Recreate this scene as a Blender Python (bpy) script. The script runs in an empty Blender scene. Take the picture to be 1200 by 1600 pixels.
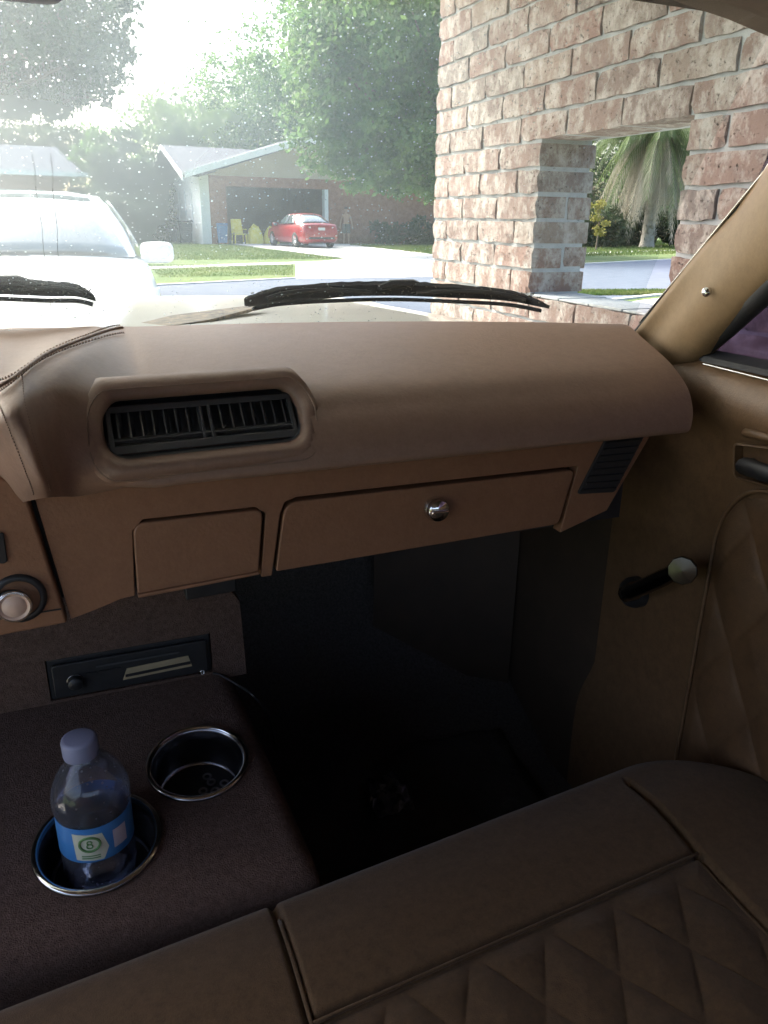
import bpy, bmesh, math, random
import numpy as np
from mathutils import Matrix, Vector
R = math.radians
SC = bpy.context.scene
COL = SC.collection

# ------------------------------------------------------------------ camera
FPX, PITCH, YAW, ROLL = 1220.0, 0.359039, 0.380356, 0.014635
EYE = np.array([0.0, 0.0, 1.17])
_F = np.array([math.sin(YAW)*math.cos(PITCH), math.cos(YAW)*math.cos(PITCH), -math.sin(PITCH)])
_R0 = np.array([math.cos(YAW), -math.sin(YAW), 0.0]); _U0 = np.cross(_R0, _F)
_R = _R0*math.cos(ROLL) + _U0*math.sin(ROLL); _U = _U0*math.cos(ROLL) - _R0*math.sin(ROLL)
cd = bpy.data.cameras.new('camera'); cam = bpy.data.objects.new('camera', cd); COL.objects.link(cam)
cd.sensor_fit = 'VERTICAL'; cd.sensor_height = 36; cd.lens = FPX/1600*36
cd.clip_start = 0.02; cd.clip_end = 2000
m = Matrix.Identity(4)
for i in range(3):
    m[i][0], m[i][1], m[i][2], m[i][3] = _R[i], _U[i], -_F[i], EYE[i]
cam.matrix_world = m
SC.camera = cam

# ------------------------------------------------------------------ sky, sun, exposure
SUN_AZ, SUN_EL = R(-30), R(42)          # azimuth measured from straight ahead of the car, minus = left
w = bpy.data.worlds.new('World'); SC.world = w; w.use_nodes = True
nt = w.node_tree; bg = nt.nodes['Background']
sk = nt.nodes.new('ShaderNodeTexSky'); sk.sky_type = 'NISHITA'; sk.sun_disc = False
sk.sun_elevation = SUN_EL; sk.sun_rotation = SUN_AZ; sk.air_density = 1.0; sk.dust_density = 6.0; sk.ozone_density = 1.0
nt.links.new(sk.outputs[0], bg.inputs[0]); bg.inputs[1].default_value = 0.15
sl = bpy.data.lights.new('sun', 'SUN'); sl.energy = 1.5; sl.angle = R(12); sl.color = (1, .97, .92)
so = bpy.data.objects.new('sun', sl); COL.objects.link(so)
sd = Vector((math.sin(SUN_AZ)*math.cos(SUN_EL), math.cos(SUN_AZ)*math.cos(SUN_EL), math.sin(SUN_EL)))
so.rotation_euler = sd.to_track_quat('Z', 'Y').to_euler(); so.location = (0, 0, 30)
vs = SC.view_settings; vs.view_transform = 'Standard'; vs.look = 'None'; vs.gamma = 1; vs.use_curve_mapping = False
vs.exposure = 2.3
SC.render.engine = 'CYCLES'
cy = SC.cycles
cy.use_denoising = True; cy.max_bounces = 10; cy.diffuse_bounces = 6; cy.glossy_bounces = 4; cy.transmission_bounces = 6
cy.transparent_max_bounces = 16; cy.caustics_reflective = False; cy.caustics_refractive = False; cy.sample_clamp_indirect = 6

# ------------------------------------------------------------------ helpers
def at(u, v, ax, val):
    """the point where the photograph's line of sight (u, v) meets the plane axis = val"""
    d = _F + _R*(u-600)/FPX + _U*(800-v)/FPX
    return EYE + d*(val-EYE[ax])/d[ax]

def mat(name, c1, c2=None, scale=20, rough=.6, bump=0, bscale=None, metal=0, detail=4, coat=0, spec=.5, stretch=None,
        c3=None, rnd=0, bdist=.002, sheen=0, trans=0, lo=.35, hi=.65, nr=.62):
    M = bpy.data.materials.new(name); M.use_nodes = True
    n = M.node_tree.nodes; l = M.node_tree.links; b = n['Principled BSDF']
    b.inputs['Roughness'].default_value = rough; b.inputs['Metallic'].default_value = metal
    b.inputs['Coat Weight'].default_value = coat; b.inputs['Specular IOR Level'].default_value = spec
    b.inputs['Sheen Weight'].default_value = sheen; b.inputs['Coat Roughness'].default_value = .05
    b.inputs['Base Color'].default_value = (*c1, 1)
    M.diffuse_color = (*c1, 1)
    tc = n.new('ShaderNodeTexCoord'); src = tc.outputs['Object']
    if rnd:
        oi = n.new('ShaderNodeObjectInfo'); ad = n.new('ShaderNodeVectorMath'); ad.operation = 'ADD'
        mu = n.new('ShaderNodeVectorMath'); mu.operation = 'SCALE'; mu.inputs[0].default_value = (37, 53, 71)
        l.new(oi.outputs['Random'], mu.inputs['Scale']); l.new(src, ad.inputs[0]); l.new(mu.outputs[0], ad.inputs[1]); src = ad.outputs[0]
    if stretch:
        mp = n.new('ShaderNodeMapping'); mp.inputs['Scale'].default_value = stretch; l.new(src, mp.inputs[0]); src = mp.outputs[0]
    if c2:
        t = n.new('ShaderNodeTexNoise'); t.inputs['Scale'].default_value = scale; t.inputs['Detail'].default_value = detail
        t.inputs['Roughness'].default_value = nr; l.new(src, t.inputs['Vector'])
        r = n.new('ShaderNodeValToRGB'); r.color_ramp.elements[0].position = lo; r.color_ramp.elements[1].position = hi
        r.color_ramp.elements[0].color = (*c1, 1); r.color_ramp.elements[1].color = (*c2, 1)
        if c3:
            e = r.color_ramp.elements.new((lo+hi)/2); e.color = (*c3, 1)
        l.new(t.outputs[0], r.inputs[0]); l.new(r.outputs[0], b.inputs['Base Color'])
    if bump:
        t = n.new('ShaderNodeTexNoise'); t.inputs['Scale'].default_value = bscale or scale; t.inputs['Detail'].default_value = 5
        l.new(src, t.inputs['Vector'])
        bp = n.new('ShaderNodeBump'); bp.inputs['Strength'].default_value = bump; bp.inputs['Distance'].default_value = bdist
        l.new(t.outputs[0], bp.inputs['Height']); l.new(bp.outputs[0], b.inputs['Normal'])
    if trans:
        tr = n.new('ShaderNodeBsdfTranslucent'); mx = n.new('ShaderNodeMixShader'); mx.inputs[0].default_value = trans
        if c2: l.new(r.outputs[0], tr.inputs[0])
        else: tr.inputs[0].default_value = (*c1, 1)
        l.new(b.outputs[0], mx.inputs[1]); l.new(tr.outputs[0], mx.inputs[2]); l.new(mx.outputs[0], n['Material Output'].inputs[0])
    return M

WORLD = {}
def _mw(o): return WORLD.get(o.name, Matrix.Identity(4))
def props(o, label=None, cat=None, group=None, kind=None):
    if label: o['label'] = label
    if cat: o['category'] = cat
    if group: o['group'] = group
    if kind: o['kind'] = kind
    return o
def place(o, parent, origin):
    W = Matrix.Translation(Vector(origin)); 
    if parent is not None:
        o.parent = parent; o.matrix_basis = _mw(parent).inverted() @ W
    else: o.matrix_basis = W
    WORLD[o.name] = W
    return o
def thing(name, label, cat, loc, group=None):
    o = bpy.data.objects.new(name, None); COL.objects.link(o); o.empty_display_size = .2
    place(o, None, loc); return props(o, label, cat, group)

class MB:
    """collects geometry in world coordinates and links it as one mesh object"""
    def __init__(s, M=None): s.v = []; s.f = []; s.mi = []; s.M = M; s.cur = 0
    def add(s, vs_, fs):
        k = len(s.v); s.v += [tuple(map(float, p)) for p in vs_]; s.f += [[i+k for i in f] for f in fs]; s.mi += [s.cur]*len(fs); return s
    def box(s, a, b):
        x0, y0, z0 = a; x1, y1, z1 = b
        return s.add([(x0,y0,z0),(x1,y0,z0),(x1,y1,z0),(x0,y1,z0),(x0,y0,z1),(x1,y0,z1),(x1,y1,z1),(x0,y1,z1)],
              [(3,2,1,0),(4,5,6,7),(0,1,5,4),(1,2,6,5),(2,3,7,6),(3,0,4,7)])
    def grid(s, P, cu=False, cv=False, flip=False):
        P = np.asarray(P, float); n, k = P.shape[:2]; f = []
        for i in range(n if cu else n-1):
            for j in range(k if cv else k-1):
                a, b, c, d = i*k+j, i*k+(j+1) % k, ((i+1) % n)*k+(j+1) % k, ((i+1) % n)*k+j
                f.append((a,d,c,b) if flip else (a,b,c,d))
        return s.add(P.reshape(-1, 3), f)
    def tube(s, pts, rad, n=8, cap=True, closed=False):
        pts = [Vector(p) for p in pts]; N = len(pts)
        rad = rad if hasattr(rad, '__len__') else [rad]*N
        up = None; rows = []
        for i, p in enumerate(pts):
            a = pts[(i-1) % N] if (closed or i > 0) else p; b = pts[(i+1) % N] if (closed or i < N-1) else p
            t = (b-a); t = t.normalized() if t.length > 1e-9 else Vector((0,0,1))
            if up is None:
                up = t.cross(Vector((0,0,1)) if abs(t.z) < .9 else Vector((1,0,0))).normalized()
            up = (up - t*up.dot(t)); up = up.normalized() if up.length > 1e-6 else t.orthogonal().normalized(); w_ = t.cross(up)
            rows.append([tuple(p + (up*math.cos(2*math.pi*k/n) + w_*math.sin(2*math.pi*k/n))*rad[i]) for k in range(n)])
        s.grid(rows, cu=closed, cv=True)
        if cap and not closed:
            k = len(s.v) - N*n
            s.f.append([k+j for j in range(n)]); s.f.append([k+(N-1)*n+j for j in reversed(range(n))]); s.mi += [s.cur]*2
        return s
    def lathe(s, prof, c, ax=(0,0,1), n=24):
        ax = Vector(ax).normalized(); u = ax.orthogonal().normalized(); w_ = ax.cross(u); c = Vector(c)
        rows = [[tuple(c + ax*h + (u*math.cos(2*math.pi*k/n)+w_*math.sin(2*math.pi*k/n))*r) for k in range(n)] for r, h in prof]
        return s.grid(rows, cv=True, flip=True)
    def prism(s, pts, d):
        """closed outline pts (list of 3-D points) pushed along d"""
        n = len(pts); d = np.asarray(d, float); p = [np.asarray(q, float) for q in pts]
        return s.add(p + [q+d for q in p], [list(range(n)), list(range(2*n-1, n-1, -1))] + [(i, i+n, (i+1) % n+n, (i+1) % n) for i in range(n)])
    def build(s, name, M, parent=None, smooth=False, bevel=0, seg=2, subsurf=0, label=None, cat=None, group=None, kind=None, fix=True):
        V = np.array(s.v, float)
        if s.M is not None:
            A = np.array(s.M); V = V @ A[:3,:3].T + A[:3,3]
        lo, hi = V.min(0), V.max(0); o0 = np.array([(lo[0]+hi[0])/2, (lo[1]+hi[1])/2, lo[2]])
        me = bpy.data.meshes.new(name); me.from_pydata((V-o0).tolist(), [], s.f)
        for x in (M if isinstance(M, (list, tuple)) else [M]): me.materials.append(x)
        if any(s.mi): me.polygons.foreach_set('material_index', s.mi)
        if fix:
            bm = bmesh.new(); bm.from_mesh(me); bmesh.ops.recalc_face_normals(bm, faces=bm.faces); bm.to_mesh(me); bm.free()
        if smooth: me.polygons.foreach_set('use_smooth', [True]*len(me.polygons))
        o = bpy.data.objects.new(name, me); COL.objects.link(o); place(o, parent, o0)
        if bevel:
            b = o.modifiers.new('bevel', 'BEVEL'); b.width = bevel; b.segments = seg; b.limit_method = 'ANGLE'; b.angle_limit = R(35)
            b.harden_normals = False
            me.polygons.foreach_set('use_smooth', [True]*len(me.polygons))
            e = o.modifiers.new('wn', 'WEIGHTED_NORMAL'); e.keep_sharp = True
        if subsurf:
            b = o.modifiers.new('sub', 'SUBSURF'); b.levels = b.render_levels = subsurf
        return props(o, label, cat, group, kind)

def cr(P, n):
    """Catmull-Rom resample of a control polyline (k,3) to n points"""
    P = np.asarray(P, float); k = len(P); out = []
    Q = np.vstack([2*P[0]-P[1], P, 2*P[-1]-P[-2]])
    for t in np.linspace(0, k-1, n):
        i = min(int(t), k-2); f = t-i; a, b, c, d = Q[i], Q[i+1], Q[i+2], Q[i+3]
        out.append(.5*((2*b)+(c-a)*f+(2*a-5*b+4*c-d)*f*f+(3*b-a-3*c+d)*f**3))
    return np.array(out)
def loft(C, n, k):
    C = np.asarray(C, float); rows = np.array([cr(r, k) for r in C])
    return np.array([cr(rows[:, j], n) for j in range(k)]).transpose(1, 0, 2)
def rrect(x0, x1, z0, z1, r, n=5):
    out = []
    for cx, cz, a0 in ((x1-r, z1-r, 0), (x0+r, z1-r, 90), (x0+r, z0+r, 180), (x1-r, z0+r, 270)):
        for i in range(n+1):
            a = R(a0+90*i/n); out.append((cx+r*math.cos(a), cz+r*math.sin(a)))
    return out
def roundpoly(pts, r, n=4):
    """round the corners of a closed 2-D outline"""
    out = []; N = len(pts)
    for i in range(N):
        p, a, b = (Vector(pts[i]), Vector(pts[i-1]), Vector(pts[(i+1) % N])); rr = r[i] if hasattr(r, '__len__') else r
        u, v = (a-p), (b-p); L = min(rr, u.length*.45, v.length*.45)
        if L < 1e-5: out.append(tuple(p)); continue
        s, e = p+u.normalized()*L, p+v.normalized()*L
        for k in range(n+1):
            t = k/n; out.append(tuple(s*(1-t)**2 + p*2*t*(1-t) + e*t*t))
    return out
rng = random.Random(7)

# ------------------------------------------------------------------ materials
BRICK = bpy.data.materials.new('tumbled_brick')
def _brick():
    M = BRICK; M.use_nodes = True; n = M.node_tree.nodes; l = M.node_tree.links; b = n['Principled BSDF']
    b.inputs['Roughness'].default_value = .9; b.inputs['Specular IOR Level'].default_value = .25
    tc = n.new('ShaderNodeTexCoord'); oi = n.new('ShaderNodeObjectInfo')
    mu = n.new('ShaderNodeVectorMath'); mu.operation = 'SCALE'; mu.inputs[0].default_value = (37, 53, 71); l.new(oi.outputs['Random'], mu.inputs['Scale'])
    ad = n.new('ShaderNodeVectorMath'); ad.operation = 'ADD'; l.new(tc.outputs['Object'], ad.inputs[0]); l.new(mu.outputs[0], ad.inputs[1])
    base = n.new('ShaderNodeValToRGB'); cr_ = base.color_ramp
    for p, c in ((0, (.22,.152,.133)), (.3, (.245,.18,.158)), (.5, (.212,.156,.138)), (.7, (.185,.16,.15)), (.85, (.265,.21,.18)), (1, (.225,.14,.12))):
        e = cr_.elements.new(p) if p not in (0, 1) else cr_.elements[0 if p == 0 else len(cr_.elements)-1]
        e.color = (*c, 1)
    l.new(oi.outputs['Random'], base.inputs[0])
    def noise(sc, det, rough=.65, vec=ad, stretch=None):
        t = n.new('ShaderNodeTexNoise'); t.inputs['Scale'].default_value = sc; t.inputs['Detail'].default_value = det; t.inputs['Roughness'].default_value = rough
        if stretch:
            mp = n.new('ShaderNodeMapping'); mp.inputs['Scale'].default_value = stretch; l.new(vec.outputs[0], mp.inputs[0]); l.new(mp.outputs[0], t.inputs[0])
        else: l.new(vec.outputs[0], t.inputs[0])
        return t
    def ramp(src, a, b_):
        r = n.new('ShaderNodeMapRange'); r.inputs[1].default_value = a; r.inputs[2].default_value = b_; l.new(src, r.inputs[0]); return r
    def mix(fac, A, B):
        x = n.new('ShaderNodeMix'); x.data_type = 'RGBA'; l.new(fac, x.inputs[0])
        if isinstance(A, tuple): x.inputs[6].default_value = (*A, 1)
        else: l.new(A, x.inputs[6])
        if isinstance(B, tuple): x.inputs[7].default_value = (*B, 1)
        else: l.new(B, x.inputs[7])
        return x.outputs[2]
    wash = ramp(noise(19, 9, .75, stretch=(1, 1, .7)).outputs[0], .45, .61)
    cream = mix(wash.outputs[0], base.outputs[0], (.42, .39, .362))
    dk = ramp(noise(26, 6, .7).outputs[0], .60, .74)
    c = mix(dk.outputs[0], cream, (.17, .105, .085))
    pit = ramp(noise(95, 3, .6).outputs[0], .66, .74)
    c = mix(pit.outputs[0], c, (.10, .075, .065))
    l.new(c, b.inputs['Base Color'])
    h1 = noise(30, 8, .7); h2 = ramp(noise(95, 3, .6).outputs[0], .74, .62)
    s = n.new('ShaderNodeMath'); s.operation = 'ADD'; l.new(h1.outputs[0], s.inputs[0]); l.new(h2.outputs[0], s.inputs[1])
    bp = n.new('ShaderNodeBump'); bp.inputs['Strength'].default_value = 1; bp.inputs['Distance'].default_value = .007
    l.new(s.outputs[0], bp.inputs['Height']); l.new(bp.outputs[0], b.inputs['Normal'])
_brick()
MORTAR = mat('mortar', (.34,.36,.37), (.42,.44,.45), 30, .95, .6, 160, bdist=.002)
CONC = mat('concrete', (.50,.49,.46), (.62,.60,.56), 1.2, .9, .3, 60)
ASPH = mat('asphalt', (.085,.105,.14), (.11,.13,.17), 3, .9, .4, 90)
GRASS = mat('lawn', (.07,.115,.03), (.15,.17,.06), .7, .95, .8, 40, c3=(.10,.15,.04), bdist=.03, lo=.3, hi=.7)
BLADE = mat('grass_blade', (.07,.13,.03), (.16,.19,.06), .8, .8, trans=.35)
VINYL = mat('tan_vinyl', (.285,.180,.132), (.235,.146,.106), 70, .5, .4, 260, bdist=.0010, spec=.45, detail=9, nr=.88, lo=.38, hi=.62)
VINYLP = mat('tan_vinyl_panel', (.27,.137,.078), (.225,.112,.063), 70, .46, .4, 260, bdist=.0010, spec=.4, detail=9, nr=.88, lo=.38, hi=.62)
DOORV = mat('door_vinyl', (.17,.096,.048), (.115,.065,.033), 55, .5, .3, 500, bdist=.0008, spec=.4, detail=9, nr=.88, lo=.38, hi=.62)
CLOTH = mat('seat_cloth', (.125,.076,.040), (.08,.048,.025), 90, .95, .6, 900, bdist=.0010, spec=.15, sheen=.2, detail=9, nr=.88, lo=.38, hi=.62)
QUILT = mat('quilted_cloth', (.10,.059,.030), (.065,.038,.019), 90, .9, .5, 900, bdist=.0010, spec=.2, sheen=.2, detail=9, nr=.88, lo=.38, hi=.62)
PILLAR = mat('pillar_paint', (.31,.205,.112), (.25,.166,.091), 55, .55, .12, 700, bdist=.0004, detail=9, nr=.88, lo=.38, hi=.62)
CARPET = mat('console_carpet', (.17,.112,.092), (.08,.052,.043), 160, 1, .9, 700, bdist=.003, spec=.1, detail=9, nr=.88, lo=.38, hi=.62)
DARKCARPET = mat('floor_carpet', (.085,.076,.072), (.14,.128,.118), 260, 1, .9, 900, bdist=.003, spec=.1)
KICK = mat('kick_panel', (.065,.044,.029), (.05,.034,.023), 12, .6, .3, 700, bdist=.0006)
CHROMEB = mat('dark_chrome', (.22,.21,.20), (.16,.155,.15), 40, .18, metal=1)
BLACK = mat('black_plastic', (.018,.018,.02), (.026,.026,.028), 60, .45, .2, 800, bdist=.0004)
VENT = mat('vent_plastic', (.06,.06,.065), (.05,.051,.055), 60, .5, .2, 800, bdist=.0004)
RUBBER = mat('black_rubber', (.02,.021,.024), (.03,.031,.034), 40, .7, .4, 400, bdist=.0006)
CHROME = mat('chrome', (.82,.82,.82), (.70,.70,.70), 50, .12, metal=1)
STEEL = mat('brushed_steel', (.34,.34,.36), (.26,.26,.28), 80, .25, .15, 400, metal=1, bdist=.0003)
CREAMPAINT = mat('cream_car_paint', (.78,.76,.70), (.74,.72,.66), 8, .3, .1, 300, coat=.6, bdist=.0003)
MOTTLE = mat('mottled_patch', (.30,.24,.16), (.10,.09,.08), 60, .6, .8, 200, bdist=.002)
WHITECAR = mat('white_car_paint', (.82,.83,.83), (.79,.80,.80), 4, .25, coat=.8)
REDCAR = mat('red_car_paint', (.32,.014,.018), (.27,.012,.016), 6, .3, .05, 200, coat=.7)
CARGLASS = mat('car_window_glass', (.10,.13,.14), (.12,.15,.16), 3, .04, spec=1.0, coat=1)
TYRE = mat('tyre', (.02,.02,.02), (.035,.035,.033), 20, .85, .5, 100)
RIM = mat('alloy_rim', (.62,.62,.63), (.5,.5,.5), 30, .3, metal=.8)
TAIL = mat('tail_lamp', (.5,.03,.02), (.6,.1,.03), 12, .15, coat=1)
HEAD = mat('lamp_lens', (.7,.7,.7), (.6,.6,.62), 20, .1, coat=1)
PLATE = mat('licence_plate', (.60,.66,.70), (.45,.52,.58), 14, .5)
WHITEW = mat('white_siding', (.80,.80,.78), (.74,.74,.72), 3, .7, .2, 60)
TRIMW = mat('white_trim', (.80,.81,.80), (.74,.75,.74), 8, .6, .2, 60)
ROOF = mat('grey_shingle', (.085,.085,.10), (.13,.128,.145), 5, .95, .8, 20, bdist=.02)
BLUEROOF = mat('blue_grey_shingle', (.035,.042,.07), (.055,.065,.095), 5, .95, .8, 20, bdist=.02)
FARBRICK = mat('far_brick', (.26,.11,.07), (.36,.18,.12), 6, .95, .6, 30, bdist=.01)
SOFFIT = mat('tan_soffit', (.52,.44,.34), (.47,.39,.30), 2, .85, .1, 20)
DARKIN = mat('garage_interior', (.24,.165,.11), (.30,.215,.15), 1, .9, .1, 8)
YELLOW = mat('yellow_plastic', (.78,.60,.05), (.85,.74,.20), 5, .45, .2, 40)
BIN = mat('dark_bin', (.035,.04,.05), (.05,.055,.065), 12, .6, .2, 80)
BINBLUE = mat('blue_plastic', (.10,.20,.38), (.13,.25,.44), 8, .5, .2, 80)
BARK = mat('bark', (.14,.10,.07), (.24,.19,.15), 5, .95, .9, 14, stretch=(1,1,.25), bdist=.03)
PALMBARK = mat('palm_bark', (.30,.27,.24), (.42,.39,.35), 6, .95, .9, 12, bdist=.05)
def leafmat(name, a, b, c=None, tr=.45, sc=.6): return mat(name, a, b, sc, .55, trans=tr, c3=c, lo=.3, hi=.7)
LEAF_OAK = leafmat('oak_leaf', (.045,.075,.025), (.085,.12,.05), tr=.4)
LEAF_MID = leafmat('broad_leaf', (.07,.15,.045), (.19,.29,.09), tr=.5)
LEAF_LIGHT = leafmat('light_leaf', (.09,.16,.045), (.21,.28,.09), tr=.5)
LEAF_DARK = leafmat('dark_leaf', (.035,.06,.025), (.07,.10,.04), tr=.35)
FROND = leafmat('palm_frond', (.10,.16,.05), (.20,.25,.11), tr=.4, sc=2)
DEADFROND = leafmat('dry_frond', (.34,.29,.22), (.46,.42,.34), tr=.3, sc=2)
MOSS = mat('spanish_moss', (.22,.22,.18), (.30,.29,.24), 6, .95, trans=.4)
FLOWER = leafmat('yellow_flower_leaf', (.35,.30,.06), (.22,.24,.07), tr=.4, sc=3)
SKIN = mat('skin', (.50,.31,.22), (.46,.28,.20), 8, .6)
SHORTS = mat('shorts_cloth', (.20,.17,.14), (.16,.14,.12), 20, .9)
HAIR = mat('dark_hair', (.05,.035,.025), (.07,.05,.035), 30, .8)
THREAD = mat('stitch_thread', (.20,.135,.10), (.24,.16,.12), 60, .8)
CARROOF = mat('headliner', (.075,.048,.036), (.065,.042,.032), 30, .95, .4, 900, bdist=.001)

def glass(name, tint, dust, gloss=.04, rough=0.0, dustcol=(.74,.83,.86)):
    """clear sheet; dust is None or a dict: a film that varies over the pane and separate specks"""
    M = bpy.data.materials.new(name); M.use_nodes = True; n = M.node_tree.nodes; l = M.node_tree.links
    n.remove(n['Principled BSDF']); out = n['Material Output']
    t = n.new('ShaderNodeBsdfTransparent'); t.inputs[0].default_value = (*tint, 1)
    g = n.new('ShaderNodeBsdfGlossy'); g.inputs['Roughness'].default_value = rough
    fr = n.new('ShaderNodeFresnel'); fr.inputs[0].default_value = 1.45
    mf = n.new('ShaderNodeMath'); mf.operation = 'MULTIPLY'; mf.inputs[1].default_value = gloss; l.new(fr.outputs[0], mf.inputs[0])
    mx = n.new('ShaderNodeMixShader'); l.new(mf.outputs[0], mx.inputs[0]); l.new(t.outputs[0], mx.inputs[1]); l.new(g.outputs[0], mx.inputs[2])
    last = mx
    if dust:
        d = n.new('ShaderNodeBsdfDiffuse'); d.inputs[0].default_value = (*dustcol, 1)
        tr = n.new('ShaderNodeBsdfRefraction'); tr.inputs[0].default_value = (*dustcol, 1); tr.inputs['Roughness'].default_value = .75; tr.inputs['IOR'].default_value = dust['ior']
        m1 = n.new('ShaderNodeMixShader'); m1.inputs[0].default_value = .7; l.new(d.outputs[0], m1.inputs[1]); l.new(tr.outputs[0], m1.inputs[2])
        tc = n.new('ShaderNodeTexCoord')
        # film: dust with the glare veil built in, stronger to the left, cloudy
        sep = n.new('ShaderNodeSeparateXYZ'); l.new(tc.outputs['Object'], sep.inputs[0])
        no = n.new('ShaderNodeTexNoise'); no.inputs['Scale'].default_value = 5; no.inputs['Detail'].default_value = 5; l.new(tc.outputs['Object'], no.inputs[0])
        mr = n.new('ShaderNodeMapRange'); mr.inputs[1].default_value = dust['x0']; mr.inputs[2].default_value = dust['x1']
        mr.inputs[3].default_value = dust['f0']; mr.inputs[4].default_value = dust['f1']; mr.interpolation_type = 'SMOOTHSTEP'; l.new(sep.outputs[0], mr.inputs[0])
        nm = n.new('ShaderNodeMapRange'); nm.inputs[1].default_value = .25; nm.inputs[2].default_value = .75; nm.inputs[3].default_value = .7; nm.inputs[4].default_value = 1.3; l.new(no.outputs[0], nm.inputs[0])
        fm = n.new('ShaderNodeMath'); fm.operation = 'MULTIPLY'; l.new(mr.outputs[0], fm.inputs[0]); l.new(nm.outputs[0], fm.inputs[1])
        cur = fm.outputs[0]
        if 'z0' in dust:  # dust and veil fade low on the pane, so the wipers stay dark
            zr = n.new('ShaderNodeMapRange'); zr.inputs[1].default_value = dust['z0']; zr.inputs[2].default_value = dust['z1']; zr.inputs[3].default_value = .12; zr.interpolation_type = 'SMOOTHSTEP'
            zn = n.new('ShaderNodeMath'); zn.operation = 'MULTIPLY_ADD'; zn.inputs[1].default_value = .05; l.new(no.outputs[0], zn.inputs[0]); l.new(sep.outputs[2], zn.inputs[2]); l.new(zn.outputs[0], zr.inputs[0])
            zm = n.new('ShaderNodeMath'); zm.operation = 'MULTIPLY'; l.new(cur, zm.inputs[0]); l.new(zr.outputs[0], zm.inputs[1]); cur = zm.outputs[0]
        for sc_, rad, keep, amt in dust['specks']:
            vo = n.new('ShaderNodeTexVoronoi'); vo.inputs['Scale'].default_value = sc_; l.new(tc.outputs['Object'], vo.inputs['Vector'])
            sp = n.new('ShaderNodeSeparateColor'); l.new(vo.outputs['Color'], sp.inputs[0])
            # speck radius differs per cell; most cells stay empty
            k = n.new('ShaderNodeMapRange'); k.inputs[1].default_value = 1-keep; k.inputs[2].default_value = 1; k.inputs[3].default_value = 0; k.inputs[4].default_value = rad; l.new(sp.outputs[0], k.inputs[0])
            lt = n.new('ShaderNodeMath'); lt.operation = 'LESS_THAN'; l.new(vo.outputs['Distance'], lt.inputs[0]); l.new(k.outputs[0], lt.inputs[1])
            ml = n.new('ShaderNodeMath'); ml.operation = 'MULTIPLY'; l.new(lt.outputs[0], ml.inputs[0]); l.new(sp.outputs[1], ml.inputs[1])
            m2 = n.new('ShaderNodeMath'); m2.operation = 'MULTIPLY'; m2.inputs[1].default_value = amt; l.new(ml.outputs[0], m2.inputs[0])
            fl = n.new('ShaderNodeMapRange'); fl.inputs[1].default_value = dust['f1']; fl.inputs[2].default_value = dust['f0']; fl.inputs[3].default_value = .12; fl.inputs[4].default_value = 1; l.new(mr.outputs[0], fl.inputs[0])
            m3 = n.new('ShaderNodeMath'); m3.operation = 'MULTIPLY'; l.new(m2.outputs[0], m3.inputs[0]); l.new(fl.outputs[0], m3.inputs[1])
            a = n.new('ShaderNodeMath'); a.operation = 'ADD'; a.use_clamp = True; l.new(cur, a.inputs[0]); l.new(m3.outputs[0], a.inputs[1]); cur = a.outputs[0]
        m4 = n.new('ShaderNodeMixShader'); l.new(cur, m4.inputs[0]); l.new(last.outputs[0], m4.inputs[1]); l.new(m1.outputs[0], m4.inputs[2]); last = m4
    l.new(last.outputs[0], out.inputs[0]); return M
WINDSCREEN = glass('dust_glare_windscreen', (.95,.98,.97), dict(ior=.72, z0=.085, z1=.135, x0=-.2, x1=.84, f0=.35, f1=.03, specks=[(240, .27, .7, .75), (110, .15, .4, 1.0)]))
CLEAR = glass('green_glass', (.90,.93,.925), None)
TINT = glass('tinted_side_glass', (.58,.52,.70), None, gloss=.6)
LTINT = glass('pale_side_glass', (.90,.90,.98), None, gloss=.5)

# ------------------------------------------------------------------ ground, street
GZ = -.08
def sheet(name, poly, z, M, kind='structure', **k):
    mb = MB(); mb.add([(x, y, z) for x, y in poly], [list(range(len(poly)))]); return mb.build(name, M, kind=kind, **k)
sheet('ground', [(-900,-900),(900,-900),(900,900),(-900,900)], GZ, GRASS)
ca, sa = math.cos(R(23)), math.sin(R(23))
def st(p, q): return (p*ca - q*sa, p*sa + q*ca)      # street frame: p along it, q across it
QN, QF = 7.05, 14.0
sheet('street', [st(-160,QN), st(160,QN), st(160,QF), st(-160,QF)], GZ+.008, ASPH)
kb = MB()
for q in (QN, QF):
    for k in range(-60, 60):
        a, b, c, d = st(k*2.0, q-.06), st(k*2.0+1.99, q-.06), st(k*2.0+1.99, q+.06), st(k*2.0, q+.06)
        kb.prism([(*a, GZ-.02), (*b, GZ-.02), (*c, GZ-.02), (*d, GZ-.02)], (0,0,.05))
kb.build('kerb', CONC, kind='structure')
sheet('sidewalk', [st(-160,18.6), st(160,18.6), st(160,19.5), st(-160,19.5)], GZ+.004, CONC)
# carport slab, drive to the street
MB().box((-3.2,-6,-.3), (3.0,3.35,0)).build('carport_slab', CONC, kind='structure')
sheet('driveway', [(-3.4,3.35),(3.3,3.35),(4.6,9.5),(-5.2,5.1)], GZ+.016, CONC)
sheet('side_drive', [(3.6,6.6),(14,12.2),(14.6,13.6),(3.6,8.7)], GZ+.012, CONC)
# the neighbour's drive across the street
sheet('neighbour_driveway', [tuple(at(u, v, 2, GZ+.012)[:2]) for u, v in ((362,381),(575,381),(640,392),(740,404),(760,431),(462,436),(462,412),(540,404))], GZ+.014, CONC)

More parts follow.
